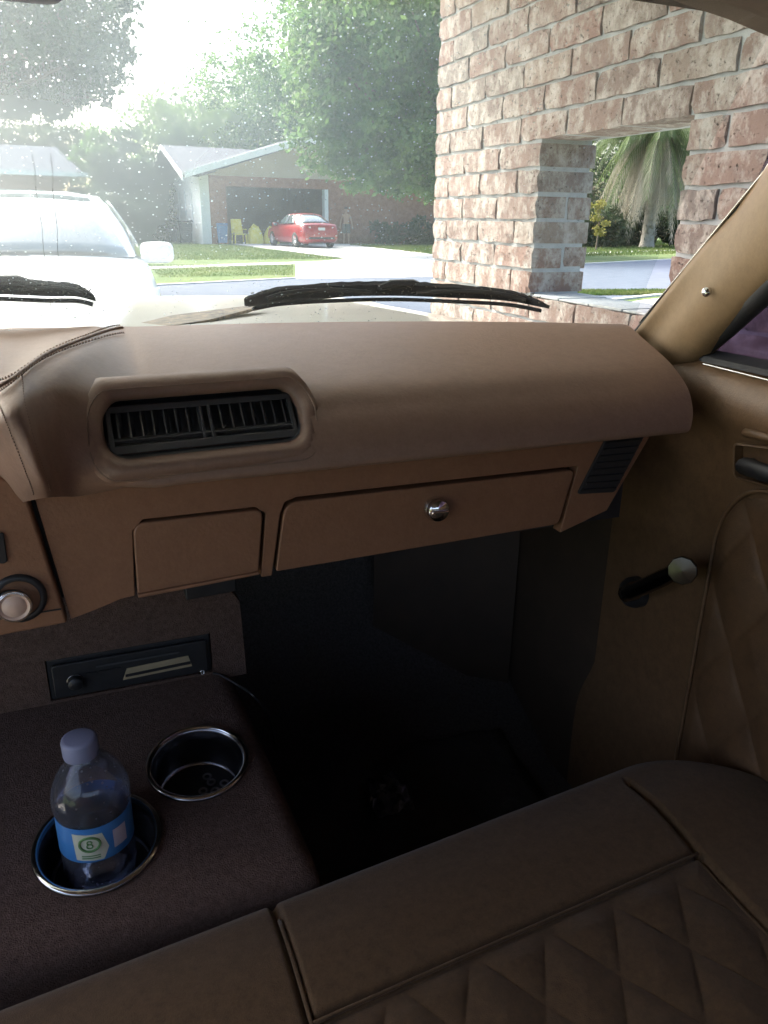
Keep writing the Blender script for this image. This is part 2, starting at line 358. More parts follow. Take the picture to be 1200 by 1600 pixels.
# ------------------------------------------------------------------ brick wall of the carport
D, HI = 1.396, .07565
def jz(i): return 1.17 + .2296 - i*HI
YL, JA, JB = 3.017, 2.255, 1.620
MOD = .254
wall = thing('brick_wall', 'pinkish brown brick carport wall with a square window opening', 'brick wall', (D+.12, 1.2, 0))
core = MB(); x0, x1 = D+.009, D+.19
zt, zb = jz(0)-.001, jz(6)+.001
core.box((x0,JA+.008,0), (x1,YL-.008,2.4)); core.box((x0,-2.5,0), (x1,JB-.008,2.4))
core.box((x0,JB-.008,0), (x1,JA+.008,zb-.012)); core.box((x0,JB-.008,zt+.008), (x1,JA+.008,2.4))
core.build('mortar', MORTAR, wall)
BM = {}
def brick_mesh(L, W, var):
    key = (round(L, 3), round(W, 3), var)
    if key in BM: return BM[key]
    r = random.Random(var*31 + int(L*1000) + int(W*7000)); h = HI-.010
    nx, nz = 6, 3; v = []; f = []
    j = lambda s: r.uniform(-s, s)
    e0, e1 = j(.0012), j(.0012)
    for k in range(nz+1):
        for i in range(nx+1):
            y = -L/2 + L*i/nx; z = -h/2 + h*k/nz; x = -W/2 + j(.0016)
            if i in (0, nx): y += j(.0016)+(e0 if i == 0 else e1); x += abs(j(.0016))
            if k in (0, nz): z += j(.0022); x += abs(j(.0016))
            if i in (0, nx) and k in (0, nz) and r.random() < .45: x += .006; y *= .985; z *= .95
            v.append((x, y, z))
    for k in range(nz):
        for i in range(nx):
            a = k*(nx+1)+i; f.append((a, a+nx+1, a+nx+2, a+1))
    nf = len(v); ring = [i for i in range(nx)] + [k*(nx+1)+nx for k in range(nz)] + [nz*(nx+1)+i for i in range(nx, 0, -1)] + [k*(nx+1) for k in range(nz, 0, -1)]
    for i in ring: v.append((W/2, v[i][1], v[i][2]))
    n = len(ring)
    for i in range(n): f.append((ring[i], ring[(i+1) % n], nf+(i+1) % n, nf+i))
    f.append([nf+i for i in range(n)])
    me = bpy.data.meshes.new('brick'); me.from_pydata(v, [], f); me.materials.append(BRICK)
    bm = bmesh.new(); bm.from_mesh(me); bmesh.ops.recalc_face_normals(bm, faces=bm.faces); bm.to_mesh(me); bm.free()
    BM[key] = me; return me
far = MB()
def brick(ya, yb, i, W=.10, x=D, single=True):
    L = yb-ya-.010; y = (ya+yb)/2; z = (jz(i)+jz(i+1))/2
    me = brick_mesh(L, W, rng.randrange(7))
    dx = rng.uniform(-.002, .002)
    if single:
        o = bpy.data.objects.new('brick', me); COL.objects.link(o); place(o, wall, (x+W/2+dx, y, z))
    else:
        far.add([(x+W/2+p.co.x, y+p.co.y, z+p.co.z) for p in me.vertices], [list(p.vertices) for p in me.polygons])
for i in range(-13, 18):
    y = YL if i % 2 == 0 else YL-MOD/2
    segs = [] if i % 2 == 0 else [(YL-MOD/2, YL)]
    while y > -2.4: segs.append((y-MOD, y)); y -= MOD
    for a, b in segs:
        if 0 <= i <= 5:
            if b > JB+.02 and a < JA-.02:
                if a < JA-.02 < b-.1 and b > JA+.02: a = JA
                elif a < JB < b-.02 and abs(b-JB) > .02: b = JB
                else: continue
                if b-a < .03 or (a >= JB-.01 and b <= JA+.01): continue
        seen = -6 <= i <= 9 and b > .35
        W = .10
        if 0 <= i <= 5 and abs(a-JA) < .02: W = .112 if i in (2, 4) else .206
        if i == 6 and b > JB-.02 and a < JA+.02: W = .206
        if 0 <= i <= 5 and abs(b-JB) < .02: W = .206
        if i == -1 and b > JB and a < JA: W = .15
        brick(a, b, i, W, single=seen)
    if i in (2, 4): brick(JA, JA+.22, i, .085, D+.120)
far.build('brick', BRICK, wall, kind='stuff')
sill = MB()
for k in range(4):
    a, b = JB+.02+k*.155, JB+.02+k*.155+.15
    sill.prism([(D+.01, a, jz(6)-.004), (D+.19, a, jz(6)-.004), (D+.19, b, jz(6)-.004), (D+.01, b, jz(6)-.004)], (0,0,.006+.002*(k % 2)))
sill.build('sill_mortar', MORTAR, wall, bevel=.002)
# unseen roof added to shade the car, edges trimmed to set the light
rf = thing('shade_roof', 'unseen flat white boarded roof added to shade the car', 'carport roof', (-.9,-1,2.42))
b = MB()
for k in range(10): b.box((-1.56+k*.34, -.35, 2.415), (-1.56+k*.34+.335, 3.4, 2.44))
b.build('ceiling_board', WHITEW, rf, kind='stuff')
MB().box((-1.58,-.35,2.442),(1.86,3.38,2.62)).build('roof_deck', ROOF, rf)
MB().box((-1.60,3.402,2.40),(1.88,3.43,2.64)).build('fascia', TRIMW, rf)

# ------------------------------------------------------------------ the classic car we sit in
car = thing('classic_car', 'old car with a tan vinyl interior, seen from its front bench', 'car', (0, .2, 0))
def Yc(X): return 1.0 - .15*(min(1, max(0, abs(X)/.706)))**2.6
# hood and cowl
P = []
for t in np.linspace(0, 1, 16):
    y = 1.06 + t*1.34; row = []
    for x in np.linspace(-.90, .90, 25):
        z = 1.002 - .052*t - .012*(abs(x)/.75)**2 - (.09*max(0, (abs(x)-.74)/.16)**1.4) - .05*max(0, t-.93)/.07
        z += .010*math.exp(-(x/.10)**2)*(1-t)          # low centre ridge
        yy = y - .16*(abs(x)/.75)**2.4*(1-t)
        row.append((x, yy, z))
    P.append(row)
hood = MB().grid(P).build('hood', CREAMPAINT, car, smooth=True)
hood.modifiers.new('thick', 'SOLIDIFY').thickness = -.012
nose = MB()
nose.grid([[(x, 2.405, z) for x in (-.9,-.5,0,.5,.9)] for z in (.30,.6,.93)])
nose.build('front_grille_panel', CREAMPAINT, car)
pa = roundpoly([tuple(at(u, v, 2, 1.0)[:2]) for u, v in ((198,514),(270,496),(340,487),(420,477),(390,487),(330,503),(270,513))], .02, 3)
MB().prism([(x, y, .9985) for x, y in pa], (0,0,.006)).build('mottled_patch', MOTTLE, car, bevel=.002, label='tan mottled patch on the cream hood')  # thin sheet of tan and dark mottling laid on the hood
# windscreen: curved sheet from the cowl up to the header
def ws(X, t):
    b = np.array([X, Yc(X)+.055, 1.030]); k = min(1, abs(X)/.72)
    top = np.array([X*.86, .675-.05*k**2, 1.352]); p = b*(1-t)+top*t
    p[1] += .015*math.sin(math.pi*t); return p
g = MB().grid([[ws(X, t) for X in np.linspace(-.725,.725,31)] for t in np.linspace(0,1,14)]).build('windscreen', [WINDSCREEN, CLEAR], car, smooth=True)
md = g.modifiers.new('thick', 'SOLIDIFY'); md.thickness = .005; md.material_offset = 1; md.material_offset_rim = 1
for u0, u1 in ((50,80),(79,98)):
    cr_ = MB(); pts = []
    for k in range(9):
        t = k/8; u = u0+(u1-u0)*t + 1.2*math.sin(k*2.1); v = 240 + 238*t
        # meets the pane: step along the sight line until it reaches the sheet
        best = min((at(u, v, 1, y) for y in np.linspace(.66,1.05,79)), key=lambda p: min(np.linalg.norm(p-ws(p[0], tt)) for tt in np.linspace(0,1,25)))
        pts.append(best)
    cr_.tube(pts, .0002, 4).build('hairline_crack', RUBBER, g)
# header and roof
hd = MB(); rows = []
for X in np.linspace(-.66,.66,25):
    k = abs(X)/.66; y = .715-.035*k**2; z = 1.371 - .012*k**3
    rows.append([(X, y+.02, z+.03), (X, y, z), (X, y-.012, z-.008), (X, y-.05, z-.004), (X, y-.09, z+.016)])
hd.grid(rows); hd.build('header_trim', CARROOF, car, smooth=True)
rows = []
for X in np.linspace(-.70,.70,15):
    k = abs(X)/.70; rows.append([(X, y, 1.394+.02*math.sin(math.pi*min(1, (.62-y)/2.2)) - .05*k**3) for y in np.linspace(.66,-1.6,12)])
o = MB().grid(rows).build('roof', [mat('pale_headliner', (.13,.095,.07), (.11,.08,.06), 30, .95), CREAMPAINT], car, smooth=True); md = o.modifiers.new('t', 'SOLIDIFY'); md.thickness = .03; md.offset = 1 if False else 0; md.material_offset = 0
mir = MB(); c = at(46, -22, 1, .56); bx = MB().prism([(c[0]+a, c[1], c[2]+b_) for a, b_ in roundpoly([(-.10,-.005),(.022,-.005),(.022,.05),(-.10,.05)], .015)], (0,.022,0))
rm = bx.build('rear_view_mirror', BLACK, car, bevel=.004)
MB().tube([(c[0]-.04, c[1]+.02, c[2]+.03), (c[0]-.04, .66, 1.35)], .007).build('mirror_stem', CHROME, rm)
# pillars
def pillar(sg):
    # measured in the right-hand pillar: left edge, crest, right edge at foot and higher up
    foot = [at(1004,508,0,.702), at(1024,524,0,.708), at(1046,543,0,.703), at(1072,562,0,.712), at(1086,572,0,.73)]
    mid = [at(1200,272,0,.700), at(1200,312,0,.686), at(1200,366,0,.681), at(1200,432,0,.690), at(1200,462,0,.71)]
    foot = np.array(foot); mid = np.array(mid)
    low = foot - (mid-foot)*.18; low[:,0] = foot[:,0]
    dirv = mid-foot; top = foot + dirv*1.95; top[:,0] = mid[:,0]-.05
    C = np.array([low, foot, foot+(mid-foot)*.5, mid, top]); C[:,:,0] *= sg
    S = loft(C, 16, 14)
    o = MB().grid(S).build('windscreen_pillar', PILLAR, car, smooth=True); md = o.modifiers.new('t', 'SOLIDIFY'); md.thickness = .012; md.offset = 0
    return o, C
pr, PC = pillar(1); pl_, _ = pillar(-1)
sc_ = at(1105,457,0,.683); nrm = Vector((-.82,-.45,.35)).normalized()
MB().lathe([(.0001,.0035),(.003,.0032),(.0052,.0016),(.0058,-.001)], sc_+np.array(nrm)*.003, nrm, 16).build('screw', CHROME, pr, smooth=True)
sx = Vector(sc_)+nrm*.0066; e1 = nrm.orthogonal().normalized()
MB().tube([sx-e1*.003, sx+e1*.003], .0005, 4).build('screw_slot', BLACK, pr)
MB().tube([PC[0][0]+(-.002,0,0), PC[1][0]+np.array((-.002,-.001,0)), PC[2][0], PC[3][0], PC[4][0]], .0035, 8).build('glass_seal', RUBBER, pr, smooth=True)
MB().tube([p+np.array((-.004,.001,.003)) for p in (PC[1][0], PC[2][0], PC[3][0], PC[4][0])], .0016, 6).build('chrome_bead', CHROME, pr, smooth=True)
# wipers (outside the glass), covered in debris
def wiper(name_pts, lab):
    base = [np.array(p) for p in name_pts]; path = cr(base, 60); n = len(path)
    rows = []
    for i, p in enumerate(path):
        t = i/(n-1); h = .0165*(math.sin(math.pi*min(1, .06+t*.94))**.5) + .0016*rng.random(); lo = -.0035
        rows.append([p+np.array((0,-.004,lo)), p+np.array((0,-.005,h*.7)), p+np.array((0,0,h)), p+np.array((0,.006,h*.6)), p+np.array((0,.005,lo))])
    wp = MB().grid(rows, cv=True).build('wiper', RUBBER, car, label=lab)
    MB().tube([p+np.array((0,-.006,-.0085)) for p in path[2:-2]], .0030, 6).build('blade_rubber', RUBBER, wp)
    for a, b in ((.10,.42),(.55,.90)):
        q = path[int(a*n):int(b*n)]; m_ = len(q)
        MB().tube([p+np.array((0,-.008,.001+.006*math.sin(math.pi*k/(m_-1)))) for k, p in enumerate(q)], .0034, 6).build('blade_bridge', BLACK, wp)
    cen = path[n//2]
    MB().tube([cen+np.array((-.035,-.004,.008)), cen+np.array((-.015,-.003,.013)), cen+np.array((.02,-.003,.013)), cen+np.array((.04,-.004,.008))], [.004,.0065,.0065,.004], 8).build('blade_clip', BLACK, wp)
    fl = MB()
    for k in range(150):
        p = path[rng.randrange(2, n-2)] + np.array((rng.uniform(-.004,.004), rng.uniform(-.007,.0), rng.uniform(-.002,.012)))
        a = rng.uniform(0, 3.1); L = rng.uniform(.002,.007)
        fl.tube([p, p+np.array((math.cos(a)*L, -.001, math.sin(a)*L*.6))], .0009, 3, cap=False)
    fl.build('debris', (WORN if False else LITTERD), wp, kind='stuff')
    arm = cen+np.array((-.02,.012,.004))
    MB().tube([arm, arm+np.array((-.10,.008,-.008)), arm+np.array((-.20,.012,-.016))], [.004,.005,.005], 6).build('wiper_arm', BLACK, wp)
LITTERD = mat('dark_debris', (.03,.03,.03), (.22,.2,.17), 300, .9)
WORN = mat('pale_debris', (.45,.42,.36), (.2,.18,.15), 200, .9)
wiper([at(383,474,1,1.075), at(440,464,1,1.095), at(540,459,1,1.10), at(620,458,1,1.095), at(700,461,1,1.07), at(790,466,1,1.03), at(856,478,1,.985)], 'black debris covered wiper in front of the passenger side')
wiper([at(-260,470,1,1.055), at(-170,456,1,1.09), at(-80,452,1,1.105), at(0,455,1,1.11), at(70,458,1,1.11), at(120,459,1,1.105), at(149,466,1,1.10)], 'black ragged wiper at the left edge of the windscreen')

# ---- dashboard
ZB = .941
cols = []
def prof(X):
    yc = Yc(X); f = 0
    return [(X, yc+.07, 1.022), (X, yc+.012, 1.041), (X, yc-.012, 1.044), (X, yc*.5+.76*.5, 1.035), (X, .748, 1.014), (X, .708, .994), (X, .688, .975), (X, .679, .958), (X, .680, .946), (X, .708, ZB)]
def C3(l): return [at(u, v, 1, Y) for u, v, Y in l]
c2 = C3([(160, 511, 1.03),(150, 520, 0.955),(128, 531, 0.875),(120, 560, 0.785),(113, 600, 0.725),(112, 640, 0.702),(115, 685, 0.688),(120, 725, 0.682),(126, 752, 0.687),(132, 774, 0.705)])
c3 = C3([(100, 512, 1.05),(90, 540, 0.87),(70, 556, 0.78),(62, 580, 0.731),(58, 615, 0.686),(62, 650, 0.671),(70, 690, 0.662),(80, 725, 0.66),(90, 752, 0.666),(98, 776, 0.686)])
c4 = C3([(40, 512, 1.07),(20, 575, 0.78),(12, 598, 0.7),(18, 615, 0.671),(26, 640, 0.644),(36, 670, 0.637),(48, 705, 0.634),(58, 735, 0.636),(66, 757, 0.644),(70, 778, 0.667)])
c5 = C3([(-40, 514, 1.07),(-50, 570, 0.8),(-30, 618, 0.715),(-24, 640, 0.68),(-14, 665, 0.658),(-2, 692, 0.658),(14, 725, 0.662),(26, 750, 0.67),(34, 768, 0.68),(40, 784, 0.695)])
c6 = C3([(-120, 516, 1.07),(-140, 575, 0.85),(-90, 640, 0.79),(-80, 660, 0.77),(-60, 690, 0.75),(-40, 720, 0.75),(-20, 745, 0.75),(0, 765, 0.75),(10, 780, 0.75),(20, 792, 0.75)])
left = [c6, c5, c4, c3, c2]
xs = [.05, .08, .14, .20, .27, .36, .45, .54, .60, .64, .665, .68]
CC = np.array(left + [prof(x) for x in xs])
for ci_, wt in ((-1, 1.0), (-2, .75), (-3, .35)):
    for k_ in range(3, CC.shape[1]): CC[ci_, k_, 0] -= .042*wt*((k_-2)/7)**.8
NU, NV = 330, 110
S = loft(CC, NU, NV)
# leave the vent opening free
VX0, VX1, VZ0, VZ1 = .012, .202, .966, 1.017
def in_vent(p):
    if p[1] > .78 or p[1] < .67: return False
    r = .018; dx = max(VX0+r-p[0], 0, p[0]-VX1+r); dz = max(VZ0+r-p[2], 0, p[2]-VZ1+r); return dx*dx+dz*dz < r*r
mb = MB(); flat = S.reshape(-1,3); fs = []
keep = np.array([in_vent(p) for p in flat]).reshape(NU, NV)
for i in range(NU-1):
    for j in range(NV-1):
        if keep[i,j] or keep[i+1,j] or keep[i,j+1] or keep[i+1,j+1]: continue
        a = i*NV+j; fs.append((a, a+1, a+NV+1, a+NV))
mb.add(flat, fs); endc = S[-1]
mb.add(endc, [list(range(len(endc)))])
dash = mb.build('dashboard', VINYL, car, smooth=True)
# padded lip of the vent opening, funnel and grille
def surfY(x, z):
    d = np.abs(flat[:,0]-x)*1.0 + np.abs(flat[:,2]-z)
    d = np.where((flat[:,1] > .78) | (flat[:,1] < .67), 9, d); return flat[int(np.argmin(d)),1]
out = rrect(VX0-.001, VX1+.001, VZ0-.001, VZ1+.001, .020, 7); loop = []
for x, z in out: loop.append((x, surfY(x, z), z))
loop = np.array(loop); ys = loop[:,1].copy()
for _ in range(8): ys = (np.roll(ys,1)+ys*2+np.roll(ys,-1))/4
# hold the lip in one leaning plane, as a stiff bezel is
A = np.c_[loop[:,0], loop[:,2], np.ones(len(loop))]; co = np.linalg.lstsq(A, ys, rcond=None)[0]; pl = A@co
loop[:,1] = np.minimum(pl, ys) - .0005
cx, cz = loop[:,0].mean(), loop[:,2].mean()
def inset(d, dy): 
    q = loop.copy(); q[:,0] = cx+(q[:,0]-cx)*(1-2*d/(VX1-VX0)); q[:,2] = cz+(q[:,2]-cz)*(1-2*d/(VZ1-VZ0)); q[:,1] += dy; return q
sur = MB().grid([inset(-.0125,.026), inset(-.0110,.004), inset(-.006,-.0008), inset(-.001,-.0018), inset(.003,-.0008), inset(.005,.004), inset(.0062,.014), inset(.007,.03)], cv=True)
lip = sur.build('vent_surround', VINYL, dash, smooth=True)
MB().tube(inset(-.0068,-.0038), .0006, 4, closed=True).build('stitching', THREAD, lip, kind='stuff')
vent = MB(); I = inset(.0068,.0135); vent.add(list(I)+list(I+np.array((0,.02,0))), [[i, (i+1) % len(I), (i+1) % len(I)+len(I), i+len(I)] for i in range(len(I))]+[[len(I)+i for i in range(len(I))]])
vent = vent.build('air_vent', VENT, dash)
ix0, ix1, iz0, iz1 = VX0+.009, VX1-.009, VZ0+.009, VZ1-.009
def vy(x, z, d): return float(np.dot([x, z, 1], co)) + d
vf = MB()
for a, b, c_, d in ((ix0,ix1,iz1-.004,iz1+.0005),(ix0,ix1,iz0-.0005,iz0+.005),(ix0-.0005,ix0+.004,iz0,iz1),(ix1-.004,ix1+.0005,iz0,iz1),(cx-.004,cx-.0012,iz0,iz1),(cx+.0042,cx+.007,iz0,iz1),(ix0,ix1,iz0+.0085,iz0+.0095)):
    ps = [(a,c_),(b,c_),(b,d),(a,d)]; vf.prism([(x, vy(x,z,.0095), z) for x, z in ps], (0,.006,0))
vf.build('vent_frame', VENT, dash, bevel=.0006)
for k in range(16):
    x = ix0+.009 + k*(ix1-ix0-.018)/15
    if abs(x-cx-.0015) < .006: continue
    sl_ = MB(); z0, z1 = iz0+.010, iz1-.0045
    sl_.prism([(x-.0008, vy(x,z0,.012), z0), (x+.0008, vy(x,z0,.012), z0), (x+.0008, vy(x,z1,.012), z1), (x-.0008, vy(x,z1,.012), z1)], (.004,.012,0)); sl_.build('vent_slat', VENT, dash)
# piping and stitches along the hood edge, left
edge = cr([S[int(t*(NU-1)), :][int(.205*(NV-1))] for t in (.02,)]+[], 2) if False else None
def seam_pts(t0, t1, row, n, lift):
    P = []
    for t in np.linspace(t0, t1, n):
        i = t*(NU-1); a = int(i); f = i-a; b = min(a+1, NU-1); P.append(S[a,row]*(1-f)+S[b,row]*f)
    P = np.array(P); return P + np.array((0,-.0006*lift,.0012*lift))
tU = 5.35/(len(CC)-1); r1 = int(2.0/9*(NV-1))
MB().tube(seam_pts(1.0/(len(CC)-1), tU, r1, 60, .3), .0022, 6).build('seam_piping', VINYL, dash, smooth=True)
stt = MB()
for row, off in ((r1-5, 0), (r1+5, 0)):
    Q = seam_pts(1.15/(len(CC)-1), tU, row, 110, 1)
    for k in range(0, 108, 2): stt.tube([Q[k], (Q[k]+Q[k+1])/2+np.array((0,-.0005,.001)), Q[k+1]], [.0005,.0013,.0005], 5)
c4i = 2/(len(CC)-1)
for tt in (1.55/(len(CC)-1), 2.45/(len(CC)-1)):
    i = int(tt*(NU-1)); Q = cr(S[i, int(.25*NV):int(.97*NV)], 90) + np.array((-.0003,-.0008,0))
    for k in range(0, 88, 2): stt.tube([Q[k], Q[k+1]], .0006, 4)
stt.build('stitching', THREAD, dash, kind='stuff')
i0 = int(2.0/(len(CC)-1)*(NU-1))
# lower panel: comb outline so that the two doors have real gaps
YP = .708
def xz(u, v): p = at(u, v, 1, YP); return (p[0], p[2])
ash = [xz(207,818), xz(411,795), xz(404,893), xz(215,928)]
glv = [xz(445,785), xz(898,734), xz(872,819), xz(431,893)]
def off(poly, d):
    c_ = np.mean(poly, axis=0); r = []
    for p in poly: r.append((p[0]+(d if p[0] > c_[0] else -d), p[1]+(d if p[1] > c_[1] else 0)))
    return r
G = off(glv, .004); Aa = off(ash, .0025)
zb_ = .834
def dn(p): return (p[0], zb_-.004)
outline = [(xz(40,742)[0], ZB+.006), xz(40,742), xz(54,778), xz(111,968), xz(150,953), xz(190,936), dn(Aa[3])] + \
    [(Aa[0][0]+.002, Aa[0][1]-.010), (Aa[0][0]+.012, Aa[0][1]), (Aa[1][0]-.010, Aa[1][1]), (Aa[1][0], Aa[1][1]-.008)] + [dn(Aa[2]), dn(G[3])] + \
    [(G[0][0]-.001, G[0][1]-.016), (G[0][0]+.004, G[0][1]-.004), (G[0][0]+.016, G[0][1]), (G[1][0], G[1][1]), dn(G[2])] + [xz(948,798), xz(1026,664), (xz(1026,664)[0]+.004, ZB+.004)]
mb = MB().prism([(x, YP, z) for x, z in outline], (0,.016,0)); lower = mb.build('lower_panel', VINYLP, dash, bevel=.0022)
MB().box((-.06,YP+.0165,.832),(.60,YP+.024,.94)).build('panel_backing', BLACK, dash)
def door(poly, name, r, dy):
    q = roundpoly(poly, r, 5)
    return MB().prism([(x, YP+dy, z) for x, z in q], (0,.016,0)).build(name, VINYLP, dash, bevel=.002)
a2 = door(ash, 'ashtray_door', [.012,.010,.003,.003], -.0015); gd = door(glv, 'glovebox_door', [.016,.008,.008,.003], -.001)
MB().prism([(x, YP-.004, z) for x, z in ((ash[3][0],ash[3][1]-.003),(ash[2][0],ash[2][1]-.002),(ash[2][0],ash[2][1]+.0015),(ash[3][0],ash[3][1]+.001))], (0,.012,0)).build('bottom_lip', CHROME if False else VINYLP, dash, bevel=.001)
kc = np.array([*xz(679,793)]); kc = np.array((kc[0], YP-.001, kc[1]))
lk = MB().lathe([(.0135,.0),(.0135,.004),(.0125,.006)], kc, (0,-1,0), 28); lk.cur = 0
lat = lk.build('glovebox_latch', CHROME, dash, smooth=True)
kn = MB().lathe([(.0120,.004),(.0120,.010),(.0112,.012),(.0001,.0125)], kc, (0,-1,0), 28).build('latch_knob', CHROME, dash, smooth=True)
MB().box((kc[0]-.0095,kc[1]-.0152,kc[2]-.0015),(kc[0]+.0095,kc[1]-.0122,kc[2]+.0015)).build('latch_grip', CHROME, dash, bevel=.0006)
# side vent grille right of the glovebox
sv = [xz(951,673), xz(1012,666), xz(958,768), xz(901,771)]
MB().prism([(x, YP-.0030, z) for x, z in roundpoly(sv, .003, 3)], (0,.004,0)).build('side_vent', BLACK, dash, bevel=.001)
sv_ = np.array(sv)
for k in range(9):
    t = (k+.7)/9.4; a = sv_[0]*(1-t)+sv_[3]*t; b = sv_[1]*(1-t)+sv_[2]*t; a, b = a*.95+b*.05, a*.05+b*.95
    MB().prism([(a[0],YP-.0031,a[1]-.0012),(b[0],YP-.0031,b[1]-.0012),(b[0],YP-.0031,b[1]+.0012),(a[0],YP-.0031,a[1]+.0012)], (0,-.002,-.001)).build('grille_bar', BLACK, dash)
# instrument panel on the left with its lighter
def xz2(u, v, Y): p = at(u, v, 1, Y); return (p[0], Y, p[2])
ip = [xz2(-170,700,.702), xz2(18,752,.702), xz2(44,782,.702), xz2(106,974,.702), xz2(-170,1028,.702)]
ipo = MB().prism(ip, (0,.02,0)).build('instrument_panel', VINYLP, dash, bevel=.003)
MB().tube([np.array(xz2(-160,992,.702))+(0,-.0005,0), np.array(xz2(96,951,.702))+(0,-.0005,0)], .0008, 5).build('trim_line', BLACK, dash)
q = [xz2(-60,820,.701), xz2(6,832,.701), xz2(12,876,.701), xz2(6,880,.701), xz2(-60,872,.701)]
MB().prism(q, (0,-.002,0)).build('slot_shade_plate', BLACK, dash, bevel=.001)  # black plate put in for the shade inside an open slot
lc = np.array(xz2(23,940,.702))
MB().lathe([(.0235,-.002),(.0230,.003),(.0190,.0045),(.0175,.003)], lc+np.array((.004,0,.003)), (0,-1,0), 32).build('lighter_bezel', BLACK, dash, smooth=True)
LG = mat('lighter_face', (.70,.50,.40), (.62,.43,.34), 40, .35)
MB().lathe([(.0150,.0),(.0150,.011),(.0142,.0122),(.0135,.0115),(.0130,.0122)], lc, (0,-1,0), 32).build('lighter_ring', CHROME, dash, smooth=True)
MB().lathe([(.0130,.0118),(.0108,.0110),(.0106,.0100),(.0100,.0112),(.0001,.0116)], lc, (0,-1,0), 32).build('lighter_knob', LG, dash, smooth=True)
# underside of the dash, firewall, floor
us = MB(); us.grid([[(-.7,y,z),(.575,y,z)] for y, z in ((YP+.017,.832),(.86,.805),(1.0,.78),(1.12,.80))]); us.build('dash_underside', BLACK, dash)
md = MB(); a = at(318,922,1,.79); md.prism([(a[0]-.022,.765,.812),(a[0]+.032,.765,.814),(a[0]+.032,.765,.790),(a[0]-.022,.765,.788)], (0,.06,0)); md.build('underdash_module', BLACK, dash, bevel=.002, label='small black module under the ashtray')
fl = MB(); prof_f = [(-1.7,.27),(-.2,.27),(.45,.265),(.95,.27),(1.13,.36),(1.22,.50),(1.24,.80),(1.22,1.0)]
fl.grid([[(x, y, z + (.16*math.exp(-(x/.13)**4) if z < .6 else 0)) for x in np.linspace(-.80,.80,25)] for y, z in prof_f])
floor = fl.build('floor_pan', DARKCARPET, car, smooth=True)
mat_ = MB(); rows = []
for y in np.linspace(.60,1.02,18):
    rows.append([(x, y, .285+.035*max(0,(y-.95)/.07) + .006*math.sin(x*31+y*17)+.005*math.sin(x*53-y*41)) for x in np.linspace(.20,.64,20)])
fm = mat_.grid(rows).build('floor_mat', mat('floor_mat', (.05,.047,.044), (.07,.066,.06), 14, .9, .8, 60, bdist=.004), None, smooth=True, label='dark crumpled floor mat in the passenger footwell', cat='floor mat')
fm.modifiers.new('t', 'SOLIDIFY').thickness = .006
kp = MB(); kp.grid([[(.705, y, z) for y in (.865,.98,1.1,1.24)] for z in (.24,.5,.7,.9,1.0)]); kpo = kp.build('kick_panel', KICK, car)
a = at(733,877,1,1.05); 
MB().grid([[(x, 1.20-(x-.45)*.4, z) for x in (.46,.55,.70)] for z in (.26,.5,.62,.80)]).build('cowl_side_panel', KICK, car)
a = at(733,876,1,1.17); MB().lathe([(.028,0),(.026,.006),(.02,.008),(.0001,.004)], a, (-.3,-1,.1), 20).build('vent_pull', BLACK, car, smooth=True)

# ---- door with quilted insert
DX = .70
dp = []
ysd = [.895, .86, .78, .66, .5, .3, .1, -.1, -.3]
prz = [(.745,1.022),(.728,1.017),(.706,1.005),(.694,.985),(.692,.962),(.700,.935),(.702,.90),(.702,.72),(.702,.55),(.70,.42),(.70,.24)]
C = [[(x + (.006*max(0,(y-.8)/.09) if k > 3 else 0), y + (.02 if z < .8 and y > .85 else 0), z) for k, (x, z) in enumerate(prz)] for y in ysd]
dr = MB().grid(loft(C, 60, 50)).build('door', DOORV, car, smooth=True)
dm = dr.modifiers.new('t', 'SOLIDIFY'); dm.thickness = .03; dm.offset = -1
def tri(t): return abs(((t % 1)+1) % 1 - .5)*2
def quiltrow(xf, ys_, zs_, sp, k, inside, dep):
    rows = []
    for y in ys_:
        rows.append([xf(y, z, dep*quilt_h(y, z, sp, k, inside)) for z in zs_])
    return rows
def quilt_h(a, b, sp, k, inside):
    s = inside(a, b)
    if s <= 0: return -.3
    u, v = (a + k*b)/sp, (a - k*b)/sp
    du, dv = .5-abs((u % 1)-.5), .5-abs((v % 1)-.5)
    h = (min(1, du/.5)*min(1, dv/.5))**.42
    return h*min(1, s/.02)
# door insert: rounded front edge, running back out of the picture
def din(y, z):
    d = min(.668-y, .895-z-.25*max(0, y-.56)**1.0, z-.40)
    c0 = (.60, .80)
    if y > c0[0] and z > c0[1]: d = min(d, .072-math.hypot(y-c0[0], (z-c0[1])*.80))
    c1 = (.60, .50)
    if y > c1[0] and z < c1[1]: d = min(d, .068-math.hypot(y-c1[0], z-c1[1]))
    return d
yy = np.linspace(.20,.675,190); zz = np.linspace(.395,.90,190)
rows = []; 
for y in yy: rows.append([(DX+.0020-.0080*quilt_h(y, z, .095, .62, din), y, z) for z in zz])
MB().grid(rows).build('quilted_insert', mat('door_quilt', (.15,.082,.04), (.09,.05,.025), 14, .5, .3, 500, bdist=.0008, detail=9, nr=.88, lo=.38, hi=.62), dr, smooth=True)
bd = []
for k in range(80):
    t = k/79
    if t < .35: y, z = .20+(.58-.20)*t/.35, .893
    elif t < .55: a = (t-.35)/.2*math.pi/2; y, z = .598+.068*math.sin(a), .803+.09*math.cos(a)
    elif t < .8: y, z = .666, .80-(t-.55)/.25*.30
    else: a = (t-.8)/.2*math.pi/2; y, z = .598+.068*math.cos(a), .50-.085*math.sin(a)
    bd.append((DX-.001, y, z))
MB().tube(bd, .0028, 6).build('insert_piping', DOORV, dr, smooth=True)
